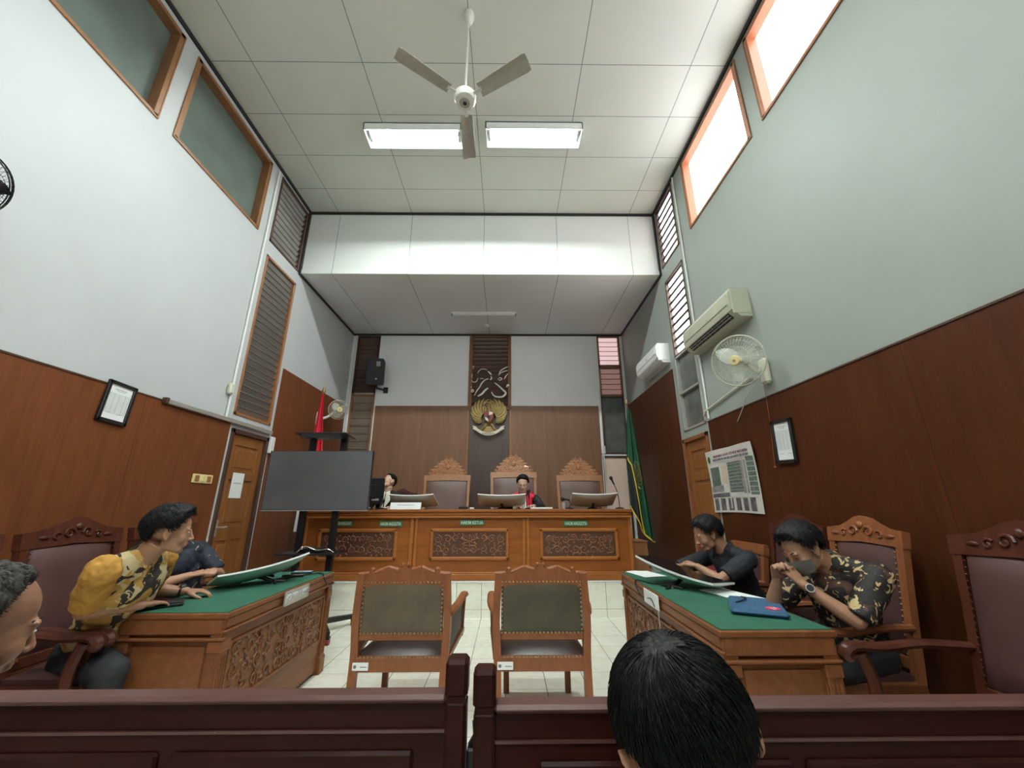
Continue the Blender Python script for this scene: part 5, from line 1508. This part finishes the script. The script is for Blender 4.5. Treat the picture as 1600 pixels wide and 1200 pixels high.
# the man in navy batik behind him
nav = dict(head=(-2.50, 3.14, 1.17), f=(.95, .15, -.15), u=(.1, 0, 1), neck=(-2.46, 3.12, 1.035),
           shr=(-2.42, 2.93, 1.0), shl=(-2.40, 3.32, 1.0), elr=(-2.36, 2.90, .815), wrr=(-2.245, 3.06, .86), ell=(-2.24, 3.36, .82), wrl=(-2.20, 3.22, .865),
           handr=((.55, .75, .15), (0, .4, -.9), 1, .9), handl=((.45, -.8, .15), (0, -.4, -.9), -1, .9),
           pelvis=(-2.48, 3.34, .565), knr=(-2.1, 3.28, .52), knl=(-2.1, 3.50, .52), anr=(-2.1, 3.28, .09), anl=(-2.1, 3.50, .09), shirt=M_bat_n, sleeve=.85)
r_, H_, P_ = person('navy', 'man in navy batik shirt with folded hands, head hidden behind the gold batik man', nav, M_skin, .0065)
hair(H_, 1.0, M_hair, r_, seed=5); eyes(H_, 1.0, r_)
# the man in the black shirt at the right desk
blk = dict(head=(1.585, 3.30, 1.105), f=(-.93, .10, -.36), u=(-.25, 0, 1), k=1.10, neck=(1.71, 3.30, .985),
           shl=(1.76, 3.10, .945), shr=(1.74, 3.50, .945), ell=(1.52, 3.08, .815), wrl=(1.42, 3.18, .89), elr=(1.34, 3.52, .805), wrr=(1.385, 3.33, .875),
           handl=((-.35, .75, .25), (-.3, .2, -.9), 1, .95), handr=((.05, -.95, .2), (-.4, 0, -.9), -1, .95),
           pelvis=(1.98, 3.40, .565), knl=(1.52, 3.22, .50), knr=(1.52, 3.56, .50), anl=(1.50, 3.22, .09), anr=(1.50, 3.56, .09), shirt=M_blkcl, sleeve=.80, trousers=M_bat_k)
blk = scale_from_cam(blk, 1.06)
blk['pelvis'] = (2.02, 3.62, .565); 
for q in ('knl', 'knr', 'anl', 'anr'): blk[q] = (blk[q][0], blk[q][1] + .18, blk[q][2])
r_, H_, P_ = person('black', 'man in black shirt with clasped hands at the far end of the right desk', blk, M_skin, .006)
hair(H_, 1.10, M_hair, r_, .020, .012, seed=8, line=[(a, t - (6 if a > 100 else 0)) for a, t in LINE])
strands(H_, 1.10, M_hair, r_, 1800, (.9, PI), 44, .050, .0013, LINE, .024)
eyes(H_, 1.10, r_, closed=True)
# the masked man bowing his head over folded hands
msk = dict(head=(1.685, 2.40, 1.085), f=(-.86, -.10, -.50), u=(-.52, 0, .85), k=1.08, neck=(1.835, 2.42, 1.005),
           shl=(1.93, 2.22, .97), shr=(1.90, 2.60, .975), ell=(1.76, 2.215, .765), wrl=(1.605, 2.335, .915), elr=(1.535, 2.53, .765), wrr=(1.535, 2.44, .925),
           handl=((-.50, .35, .80), (-.2, .9, -.3), -1, .75), handr=((-.10, -.45, .88), (-.2, -.9, -.3), 1, .75),
           pelvis=(2.02, 2.56, .565), knl=(1.66, 2.38, .50), knr=(1.62, 2.70, .50), anl=(1.64, 2.38, .09), anr=(1.62, 2.70, .09), shirt=M_bat_k, sleeve=.92, bulk=1.06)
r_, H_, P_ = person('masked', 'masked man in black and cream batik bowing his head on folded hands', msk, M_skin, .005)
hair(H_, 1.08, M_hair, r_, .016, .018, seed=9, line=[(a, t + (4 if a > 100 else 0)) for a, t in LINE], fringe=.012)
strands(H_, 1.08, M_hair, r_, 2400, (.9, PI), 43, .042, .0011, LINE, .024)
eyes(H_, 1.08, r_, closed=True)
S_ = H_ @ Matrix.Scale(1.08, 4)
m = MB()
def mk(u, v):
    ph = (u - .5) * 2 * 1.32; zz = -.046 - (v - .5) * .092 * (1 - .50 * abs(2 * u - 1) ** 1.5)
    rx = .074 - .006 * v; ry = .078 + .032 * math.cos(ph) ** 6 * (1 - abs(v - .35)) - .012 * v
    return S_ @ V((rx * math.sin(ph), .026 + ry * math.cos(ph) * .98, zz))
solid_sheet(m, mk, 24, 12, S_.to_3x3() @ V((0, .002, 0)))
for s in (1, -1): m.tube([mk(0 if s < 0 else 1, .15), S_ @ V((s * .086, -.012, .010)), S_ @ V((s * .084, -.02, -.015)), mk(0 if s < 0 else 1, .8)], .0014, 4)
m.build('face_mask', M_mask, r_)
watch(P_, P_['wrl'], P_['ell'], r_, M_black, M_alu, side=(-.35, -.9, .2))
# man in glasses on the bench, looking up
jm = dict(ground=DZ, head=(-1.835, 6.22, 1.675), f=(-.62, -.55, .42), u=(.10, .35, 1), neck=(-1.85, 6.25, 1.50),
          shl=(-1.67, 6.25, 1.455), shr=(-2.03, 6.22, 1.455), ell=(-1.62, 6.10, 1.27), wrl=(-1.72, 5.90, 1.295), elr=(-2.08, 6.08, 1.27), wrr=(-2.0, 5.88, 1.295),
          handl=((-.3, -.9, 0), (0, 0, -1), 1, .4), handr=((.3, -.9, 0), (0, 0, -1), -1, .4),
          pelvis=(-1.84, 6.36, .98), knl=(-1.74, 5.98, .92), knr=(-1.96, 5.98, .92), anl=(-1.74, 6.0, .51), anr=(-1.96, 6.0, .51), shirt=M_robe, shirt_name='robe', sleeve=2)
r_, H_, P_ = person('judge', 'man in glasses and dark robe looking up from the left of the bench', jm, M_skinl, .006)
hair(H_, 1.0, M_hair, r_, .014, .010, seed=12); eyes(H_, 1.0, r_); glasses(H_, 1.0, r_, M_shield)
m = MB()
for s in (1, -1): m.add([P_['neck'] + V((s * .005, -.075, .02)), P_['neck'] + V((s * .055, -.055, .045)), P_['neck'] + V((s * .085, -.115, -.10)), P_['neck'] + V((s * .012, -.150, -.22))] +
                        [P_['neck'] + V((s * .005, -.085, .02)), P_['neck'] + V((s * .055, -.065, .045)), P_['neck'] + V((s * .085, -.130, -.10)), P_['neck'] + V((s * .012, -.165, -.22))],
                        [(0, 1, 2, 3), (4, 5, 6, 7), (0, 1, 5, 4), (1, 2, 6, 5), (2, 3, 7, 6), (3, 0, 4, 7)])
m.build('shirt_front', M_shirtw, r_)
# woman judge reading
jw = dict(ground=DZ, head=(.225, 6.10, 1.63), f=(-.06, -.93, -.26), u=(0, -.26, .95), k=1.04, neck=(.235, 6.22, 1.475),
          shl=(.425, 6.22, 1.415), shr=(.045, 6.22, 1.415), ell=(.50, 6.06, 1.30), wrl=(.37, 5.90, 1.315), elr=(-.02, 6.05, 1.28), wrr=(.13, 5.90, 1.31),
          handl=((-.6, -.75, .05), (0, 0, -1), 1, .35), handr=((.55, -.8, .05), (0, 0, -1), -1, .35),
          pelvis=(.22, 6.34, .98), knl=(.33, 5.98, .92), knr=(.11, 5.98, .92), anl=(.33, 6.0, .51), anr=(.11, 6.0, .51), shirt=M_robe, shirt_name='robe', sleeve=2, bulk=.94)
r_, H_, P_ = person('judge', 'woman in a red and black robe reading papers at the middle of the bench', jw, M_skinl, .006)
hair(H_, 1.04, M_hair, r_, .020, .010, seed=15, line=[(0, 36), (40, 28), (66, 6), (80, -22), (95, -28), (120, -40), (180, -58)]); eyes(H_, 1.04, r_, closed=True); glasses(H_, 1.04, r_)
m = MB(); m.sph(H_ @ V((0, -.13, .01)), (.035, .03, .035), 14); m.build('hair_bun', M_hair, r_)
c = MB()
for s in (1, -1):
    c.tube([P_['neck'] + V((s * .06, -.035, .01)), P_['neck'] + V((s * .15, -.03, -.045))], [.056, .062], 12)
    c.tube([P_['neck'] + V((s * .085, -.085, -.03)), P_['neck'] + V((s * .095, -.11, -.20))], [.048, .042], 12)
remesh(c, 'red_yoke', M_robered, r_, .007, 5)
m = MB(); m.box(P_['neck'] + V((0, -.125, -.10)), (.07, .02, .16), rot=Matrix.Rotation(-.25, 3, 'X'), bev=.006); m.build('neck_band', M_paper, r_)
# foreground: grey-haired man at the left edge, turned away
fm = dict(head=(-1.135, .955, 1.078), f=(.40, .90, -.22), u=(.10, .10, 1), k=1.05, neck=(-1.17, .90, .945),
          shl=(-1.36, 1.02, .86), shr=(-1.02, .84, .87), ell=(-1.42, 1.20, .62), wrl=(-1.25, 1.36, .54), elr=(-.98, 1.02, .62), wrr=(-1.08, 1.26, .54),
          handl=((.5, .8, -.1), (0, 0, -1), -1, .4), handr=((.1, .95, -.1), (0, 0, -1), 1, .4),
          pelvis=(-1.20, .94, .54), knl=(-1.32, 1.40, .48), knr=(-1.06, 1.42, .48), anl=(-1.32, 1.42, .09), anr=(-1.06, 1.44, .09), shirt=M_blkcl, sleeve=.8)
r_, H_, P_ = person('front', 'grey-haired man at the left edge of the photo, seated in the left pew', fm, M_skind, .0042)
LG = [(0, 52), (35, 46), (55, 42), (72, 20), (84, -12), (92, 6), (112, 2), (128, -20), (150, -42), (180, -48)]
hair(H_, 1.05, M_hairg, r_, .009, .004, seed=21, line=LG, rough_=.006); eyes(H_, 1.05, r_)
LG2 = [(a, t + 6) for a, t in LG]
strands(H_, 1.05, M_hairg, r_, 4200, (1.0, PI), 3, .013, .0006, LG2, .009)
# foreground: black-haired head seen from behind
fh = dict(head=(.222, .580, 1.052), f=(.08, .93, -.34), u=(-.30, .37, .88), k=.92, neck=(.275, .47, .93),
          shl=(.095, .38, .84), shr=(.46, .37, .83), ell=(.02, .42, .64), wrl=(.14, .60, .55), elr=(.55, .42, .62), wrr=(.40, .60, .55),
          handl=((.2, .9, 0), (0, 0, -1), -1, .5), handr=((-.3, .9, 0), (0, 0, -1), 1, .5),
          pelvis=(.34, .02, .53), knl=(.22, .46, .48), knr=(.46, .46, .48), anl=(.22, .48, .09), anr=(.46, .48, .09), shirt=M_blkcl, sleeve=.8)
r_, H_, P_ = person('near', 'black-haired man seen from behind, head bowed in front of the right pew', fh, M_skin, .0045)
LB = [(0, 40), (35, 38), (58, 30), (72, 8), (82, -6), (88, 4), (96, 4), (110, 0), (122, -14), (145, -30), (180, -38)]
hair(H_, .92, M_hairf, r_, .010, .005, seed=31, line=LB, rough_=.004)
strands(H_, .92, M_hairf, r_, 10000, (1.0, PI * .97), 5, .052, .00078, LB, .012, base=.0092, dense=.22)

# ------------------------------------------------------------------ monitors
def monitor(c, u, v, w, h, label, foot, group=None, curve=.02):
    """c centre, u direction along the width, v direction up the panel; the screen faces u x v"""
    c = V(c); u = V(u).normalized(); v = V(v); v = (v - u * v.dot(u)).normalized(); n = u.cross(v)
    T = Matrix((u, v, n)).transposed().to_4x4()
    foot = V(foot)
    root = tag(empty('monitor', foot), label, 'monitor', group)
    T.translation = c - foot
    def cv(x): return curve * ((2 * x / w) ** 2 - .4)
    nx = 16
    m = MB()
    solid_sheet(m, lambda a, b: T @ V(((a - .5) * (w - .014), (b - .5) * (h - .014), .0065 + cv((a - .5) * w))), nx, 2, T.to_3x3() @ V((0, 0, .002)))
    scr = m
    m = MB()
    solid_sheet(m, lambda a, b: T @ V(((a - .5) * w, (b - .5) * h, .004 + cv((a - .5) * w))), nx, 2, T.to_3x3() @ V((0, 0, .012)))
    scr.build('screen', M_screen, m.build('bezel', M_white, root))
    m = MB()
    def bk(a, b):
        x = (a - .5) * w * .985; y = (b - .5) * h * .97
        e = (1 - abs(2 * a - 1) ** 5) * (1 - abs(2 * b - 1) ** 4)
        return T @ V((x, y, -.009 + cv(x) - .040 * e * (1.0 - .25 * b)))
    solid_sheet(m, bk, 20, 10, T.to_3x3() @ V((0, 0, -.004))); m.build('back_shell', M_mback, root)
    hinge = T @ V((0, -h * .05, -.045))
    m = MB(); m.sph(hinge, (.028, .028, .022), 12); m.tube([hinge, V((hinge.x * .5, hinge.y * .5, max(.03, hinge.z * .5))), V((0, 0, .012))], [.018, .015, .016], 8)
    m.build('stand_arm', M_black, root)
    m = MB()
    for a in (.6, 2.2, 3.9, 5.4): m.tube([(0, 0, .014), (.085 * math.cos(a), .085 * math.sin(a), .007)], [.014, .008], 8)
    m.cyl((0, 0, 0), (0, 0, .018), .035, .025); m.build('stand_foot', M_black, root)
    return root
bz = 1.277
be = math.radians(26)
monitor((-1.33, 5.80, 1.395), (-1, .12, .0), (-.12, -math.cos(be), math.sin(be)), .64, .34, 'white monitor on the left bay of the bench beside the man in glasses', (-1.32, 5.90, bz), 'white tilted monitors on the bench')
monitor((-.085, 5.80, 1.395), (-1, 0, 0), (0, -math.cos(be), math.sin(be)), .67, .34, 'white monitor in the middle of the bench before the woman in red', (-.08, 5.90, bz), 'white tilted monitors on the bench')
monitor((1.215, 5.80, 1.40), (-1, .0, 0), (0, -math.cos(be), math.sin(be)), .63, .36, 'white monitor on the right bay of the bench near the tall microphone', (1.215, 5.90, bz), 'white tilted monitors on the bench')
def euM(a, b, g): return Matrix.Rotation(a, 3, 'Z') @ Matrix.Rotation(b, 3, 'Y') @ Matrix.Rotation(g, 3, 'X')
Rm = euM(.647, .088, .198)
monitor((1.275, 3.12, .872), Rm @ V((0, 1, 0)), Rm @ V((-1, 0, 0)) * 1, .60, .30, 'white monitor lying tilted on the right desk in front of the man in black', (1.17, 3.08, .765))
Rm = euM(-.79, -.30, .174)
monitor((-1.875, 3.27, .868), Rm @ V((0, -1, 0)), Rm @ V((1, 0, 0)), .60, .30, 'white monitor tilted over the left desk before the men in batik', (-1.80, 3.33, .765))
# clerk's black monitor beside the television
pcm = tag(empty('computer_monitor', (-1.98, 5.78, bz)), 'black monitor half hidden behind the right edge of the television', 'monitor')
m = MB(); m.box((0, 0, .245), (.44, .03, .36), bev=.01); m.box((0, -.02, .24), (.24, .03, .2), bev=.015); m.build('casing', M_black, pcm)
m = MB(); m.box((0, 0, .03), (.05, .03, .1)); m.box((0, .01, .006), (.24, .16, .012), bev=.005); m.build('stand', M_black, pcm)
m = MB(); m.box((.11, -.017, .13), (.10, .004, .03)); m.build('sticker', M_grayp, pcm)

# ------------------------------------------------------------------ things on the bench
def box_thing(name, label, cat, c, d, mat, rz=0, bev=.003, group=None):
    m = MB(); m.box((0, 0, d[2] / 2), d, bev=bev)
    o = m.build(name, mat); o.location = c; o.rotation_euler = (0, 0, rz); return tag(o, label, cat, group)
tc_ = tag(empty('tent_card', (-1.40, 5.62, bz)), 'white folded name card standing before the left bench monitor', 'card')
m = MB(); T = Matrix.Translation((0, 0, .045)) @ Matrix.Rotation(math.radians(-22), 4, 'X'); m.box((0, 0, 0), (.42, .003, .095), M=T)
T2 = Matrix.Translation((0, .037, .045)) @ Matrix.Rotation(math.radians(22), 4, 'X'); m.box((0, 0, 0), (.42, .003, .095), M=T2); m.build('card', M_paper, tc_)
m = MB(); m.box((0, -.003, .012), (.22, .001, .008), M=T); m.build('print', M_inkl, tc_)
def mic(base, pts, label, head=.022):
    root = tag(empty('microphone', base), label, 'microphone', None)
    m = MB(); m.lathe([(0, 0), (.06, 0), (.06, .012), (.02, .022), (0, .024)], 20); m.build('base', M_black, root)
    P = smooth_path([V(p) for p in pts]); MB().tube(P, .0055, 6).build('gooseneck', M_blackm, root)
    d = (P[-1] - P[-2]).normalized(); e_ = P[-1]
    m = MB(); m.tube([e_ - d * .07, e_, e_ + d * .015], [.011, .015, .018], 10); m.build('handle', M_black, root)
    m = MB(); m.sph(e_ + d * .03, head, 12); m.build('grille', M_blackm, root)
    return root
mic((.30, 5.74, bz), [(0, 0, .02), (.0, .0, .12), (-.005, .02, .215)], 'upright microphone in front of the woman in the red robe', .024)
mic((1.60, 5.85, bz), [(0, 0, .02), (-.005, 0, .14), (-.03, -.0, .27), (-.085, -.01, .40)], 'tall gooseneck microphone at the right end of the bench', .026)
mic((.86, 5.74, bz), [(0, 0, .02), (.02, .0, .07), (-.01, .0, .12), (-.06, -.0, .13)], 'low bent microphone just left of the right bench monitor', .03)
mic((-1.76, 5.70, bz), [(0, 0, .02), (.0, .01, .06), (.005, .02, .085)], 'short black microphone before the man in glasses', .03)
box_thing('document', 'open white papers beside the woman in the red robe', 'papers', (.46, 5.72, bz), (.30, .20, .022), M_paper, .05)
box_thing('case', 'small black case on the bench left of the middle monitor', 'case', (-.62, 5.70, bz), (.12, .08, .035), M_black, 0)
box_thing('tissue_pack', 'small white packet beside the black case on the bench', 'packet', (-.50, 5.70, bz), (.06, .05, .022), M_white, .2)
o = box_thing('reading_paper', 'white sheet held up in front of the woman in the red robe', 'paper', (.17, 5.86, bz), (.20, .003, .12), M_paper, .15)
o.rotation_euler = (math.radians(-25), 0, .15)
m = MB(); m.lathe([(0, 0), (.028, 0), (.032, .08), (.030, .09), (0, .092)], 16); o = m.build('cup', M_grayp); o.location = (.78, 5.72, bz); tag(o, 'small grey cup on the right bay of the bench', 'cup')

# ------------------------------------------------------------------ television on its stand
tv = tag(empty('television', (-2.235, 4.78, 1.27)), 'large black flat television on the rolling stand', 'television')
MB().box((0, 0, .345), (1.235, .035, .69), bev=.004).build('casing', M_black, tv)
MB().box((0, -.0185, .350), (1.215, .003, .668)).build('screen', plain('screen_reflection_grey', (.11, .11, .12), .16, var=.05), tv)  # reflection of the bright room put into a lightened screen colour
MB().bb(-.617, .617, -.021, -.016, .0, .009).build('lower_bezel', M_grayp, tv)
st = tag(empty('television_stand', (-2.22, 4.84, 0)), 'black rolling stand with shelves carrying the television', 'stand')
for sx in (-1, 1):
    m = MB(); m.bb(sx * .19 - .035, sx * .19 + .035, .0, .06, .10, 2.12, .006); m.build('upright', M_blackm, st)
    lg_ = {}
    for sy_ in (-1, 1): m = MB(); m.tube([(sx * .19, .03, .12), (sx * .42, sy_ * .35, .095)], [.035, .030], 4); lg_[sy_] = m.build('leg', M_blackm, st)
    for sy_ in (-1, 1):
        m = MB(); m.cyl((sx * .42 - .018, sy_ * .34, .03), (sx * .42 + .018, sy_ * .34, .03), .030, n=16); m.build('caster', M_shield, lg_[sy_])
        m = MB(); m.bb(sx * .42 - .024, sx * .42 + .024, sy_ * .34 - .02, sy_ * .34 + .02, .052, .08, .003); m.build('caster_fork', M_blackm, lg_[sy_])
m = MB(); m.bb(-.23, .23, .0, .06, .10, .17, .005); m.build('base_bar', M_blackm, st)
m = MB(); m.box((.0, -.05, 2.14), (.60, .34, .016), rot=Matrix.Rotation(math.radians(-4), 3, 'X'), bev=.004)
m.box((0, -.21, 2.12), (.46, .012, .05)); m.build('top_shelf', M_blackm, st)
m = MB(); m.bb(-.33, .33, -.20, .16, .81, .825, .003); m.build('middle_shelf', M_blackm, st)
m = MB(); m.bb(-.25, .25, .0, .02, 1.45, 1.75); m.build('mount_plate', M_blackm, st)
box_thing('set_top_box', 'small black box with a cable on the middle shelf of the television stand', 'box', (-2.20, 4.76, .825), (.24, .15, .05), M_black)
m = MB(); m.tube(smooth_path([(-2.32, 4.66, .835), (-2.22, 4.64, .90), (-2.10, 4.66, .86), (-1.98, 4.66, .87), (-1.92, 4.68, .835)]), .006, 6); m.sph((-2.26, 4.66, .885), .022, 8)
tag(m.build('coiled_cable', M_chrome), 'tangled pale cable on the middle shelf of the television stand', 'cable')

# ------------------------------------------------------------------ flags
def pole(root, h, r, tip=True):
    m = MB(); m.cyl((0, 0, 0), (0, 0, h), r, r * .8, 12); m.build('pole', M_teakdk, root)
    m = MB(); m.lathe([(0, 0), (r * 1.6, .01), (r * 2, .04), (r * .9, .10), (0, .15)], 12, Matrix.Translation((0, 0, h))); m.build('finial', M_gold, root)
    m = MB(); m.lathe([(0, 0), (.15, 0), (.15, .03), (.05, .06), (.03, .16), (0, .17)], 20); m.build('stand', M_teakdk, root)
rf = tag(empty('indonesian_flag', (-2.95, 6.05, DZ)), 'red and white flag hanging from a pole behind the television', 'flag')
rf.name = 'hanging_flag'
pole(rf, 2.62, .016)
def rff(u, v, z0, z1, w0, w1):
    z = z1 + (z0 - z1) * v; w = w1 + (w0 - w1) * v
    return V((u * w - w * .35, .03 * math.sin(u * 11 + v) * (.4 + v) - .03, z))
m = MB(); solid_sheet(m, lambda u, v: rff(u, v, 1.35, 2.62, .28, .03), 26, 20, (0, .004, 0)); m.build('red_band', M_red, rf)
m = MB(); solid_sheet(m, lambda u, v: rff(u, v, .55, 1.35, .42, .28), 26, 12, (0, .004, 0)); m.build('white_band', M_paper, rf)
gf = tag(empty('court_flag', (2.08, 6.62, DZ)), 'green flag with gold emblem and yellow fringe at the right end of the bench', 'flag')
pole(gf, 2.58, .018)
def gff(u, v):
    """hanging cloth draped over the pole, u runs left to right"""
    w0, w1 = -.03 - .06 * min(1, v * 2), .03 + .22 * v ** .85
    x = w0 + (w1 - w0) * u
    z = 2.50 - (2.16 - .55 * (1 - u) ** 2) * v - .30 * u * (1 - v) * v
    return V((x, -.045 + .040 * math.sin(u * 13 + v * 1.5) * (.3 + v), z))
m = MB(); solid_sheet(m, gff, 40, 40, (0, .005, 0)); m.build('cloth', M_green, gf)
m = MB(); solid_sheet(m, lambda u, v: gff(.02 + .50 * u * (.35 + .65 * v), .52 + .47 * v) + V((0, -.025 - .01 * math.sin(u * 6), 0)), 16, 16, (0, .004, 0)); m.build('dark_lining', M_flagbk, gf)
m = MB(); m.tube([gff(.02 + .50 * (.35 + .65 * v), .52 + .47 * v) + V((0, -.035, 0)) for v in [k / 24 for k in range(25)]], .010, 6); m.tube([gff(u, .995) + V((0, -.01, 0)) for u in [k / 30 for k in range(31)]], .012, 6)
m.tube([gff(u, .52) + V((0, -.035, 0)) for u in (.0, .08, .16, .20)], .012, 6)
m.build('fringe', M_goldy, gf)
m = MB()
cc = gff(.62, .50)
for rr, t_ in ((.085, .006), (.060, .005)): m.tube([gff(.62 + rr * 2.0 * math.cos(a), .50 + rr * .75 * math.sin(a) * 1.4) + V((0, -.012, 0)) for a in [2 * PI * q / 28 for q in range(29)]], t_, 5)
for a in (0, 1.05, 2.1): m.tube([gff(.62 + .09 * math.cos(a), .5 + .045 * math.sin(a)) + V((0, -.012, 0)), gff(.62 - .09 * math.cos(a), .5 - .045 * math.sin(a)) + V((0, -.012, 0))], .006, 5)
m.tube([gff(.50 + .24 * u, .60 + .02 * math.sin(u * PI)) + V((0, -.012, 0)) for u in [k / 10 for k in range(11)]], .008, 5)
m.build('emblem', M_gold, gf)

# ------------------------------------------------------------------ things on the desks
dz = .765
bc = tag(empty('leather_case', (-2.03, 2.60, dz), .62), 'flat black case under the hand of the man in gold batik', 'case')
MB().box((0, 0, .009), (.20, .10, .018), bev=.005).build('body', M_black, bc)
MB().box((.01, 0, .022), (.18, .09, .010), bev=.004).build('flap', M_blackm, bc)
ph = tag(empty('phone', (-1.80, 3.79, dz), .1), 'pale blue phone at the far end of the left desk', 'phone')
MB().box((0, 0, .006), (.17, .085, .012), bev=.004).build('casing', M_black, ph)
MB().box((0, 0, .0125), (.155, .072, .002)).build('screen', plain('pale_blue_glass', (.36, .50, .60), .15), ph)
m = MB(); m.tube(smooth_path([(-1.80, 3.38, dz + .02), (-1.74, 3.60, dz + .008), (-1.64, 3.72, dz + .008), (-1.56, 3.66, dz + .008), (-1.537, 3.64, dz - .03), (-1.532, 3.72, dz - .085), (-1.53, 3.82, dz - .08)]), .005, 6)
tag(m.build('cable', M_black), 'black cable running from the left monitor over the desk edge', 'cable')
m = MB(); m.box((-1.77, 3.56, dz + .012), (.16, .04, .024), rot=Matrix.Rotation(.5, 3, 'Z'), bev=.005); m.tube(smooth_path([(-1.86, 3.44, dz + .03), (-1.92, 3.38, dz + .05), (-1.98, 3.30, dz + .03), (-2.02, 3.25, dz + .012)]), .010, 6)
tag(m.build('power_adapter', M_black), 'black adapter and plug lying beside the left monitor', 'adapter')
def sheet_at(c, w, h, rz, label, z=0):
    m = MB(); solid_sheet(m, lambda u, v: V(((u - .5) * w, (v - .5) * h, .004 + .003 * math.sin(u * 5) * v)), 6, 6, (0, 0, .0012))
    o = m.build('paper_sheet', M_paper); o.location = (c[0], c[1], c[2] + z); o.rotation_euler = (0, 0, rz); return tag(o, label, 'paper', 'loose papers on the right desk')
sheet_at((1.18, 3.66, dz), .21, .30, .25, 'white paper under the far end of the right desk monitor')
sheet_at((1.47, 2.86, dz), .21, .34, .30, 'white paper between the right desk monitor and the blue sleeve')
m = MB(); m.tube(smooth_path([(1.17, 3.10, dz + .02), (1.08, 3.20, dz + .008), (1.03, 3.32, dz + .008), (1.0, 3.36, dz + .004), (.993, 3.34, dz - .04), (.992, 3.20, dz - .085), (.985, 3.0, dz - .05), (.984, 2.93, dz - .085)]), .0045, 6)
tag(m.build('cable', M_black), 'black cable running from the right monitor over the aisle edge of the desk', 'cable')
lsv = tag(empty('laptop_sleeve', (1.405, 2.47, dz), 1.12), 'blue denim laptop sleeve with a pink round logo on the right desk', 'laptop sleeve')
m = MB(); m.box((0, 0, .017), (.36, .27, .030), bev=.013); m.build('sleeve_body', M_denim, lsv)
m = MB(); m.tube([(-.172, -.128, .018), (.172, -.128, .018), (.172, .128, .018)], .004, 6); m.build('zip', M_black, lsv)
m = MB(); m.tube(smooth_path([(-.03, .10, .034), (.02, .06, .040), (.10, .04, .036), (.15, .06, .034)]), .004, 6); m.build('strap', M_black, lsv)
m = MB(); m.cyl((-.10, -.07, .031), (-.10, -.07, .0345), .036, n=28); m.build('logo', M_pink, lsv)
m = MB()
for a, b in ((-.012, .012), (.004, -.004), (-.002, -.018)): m.box((-.10 + b, -.07 + a, .0350), (.030, .006, .001), rot=Matrix.Rotation(.5, 3, 'Z'))
m.build('logo_mark', M_paper, lsv)
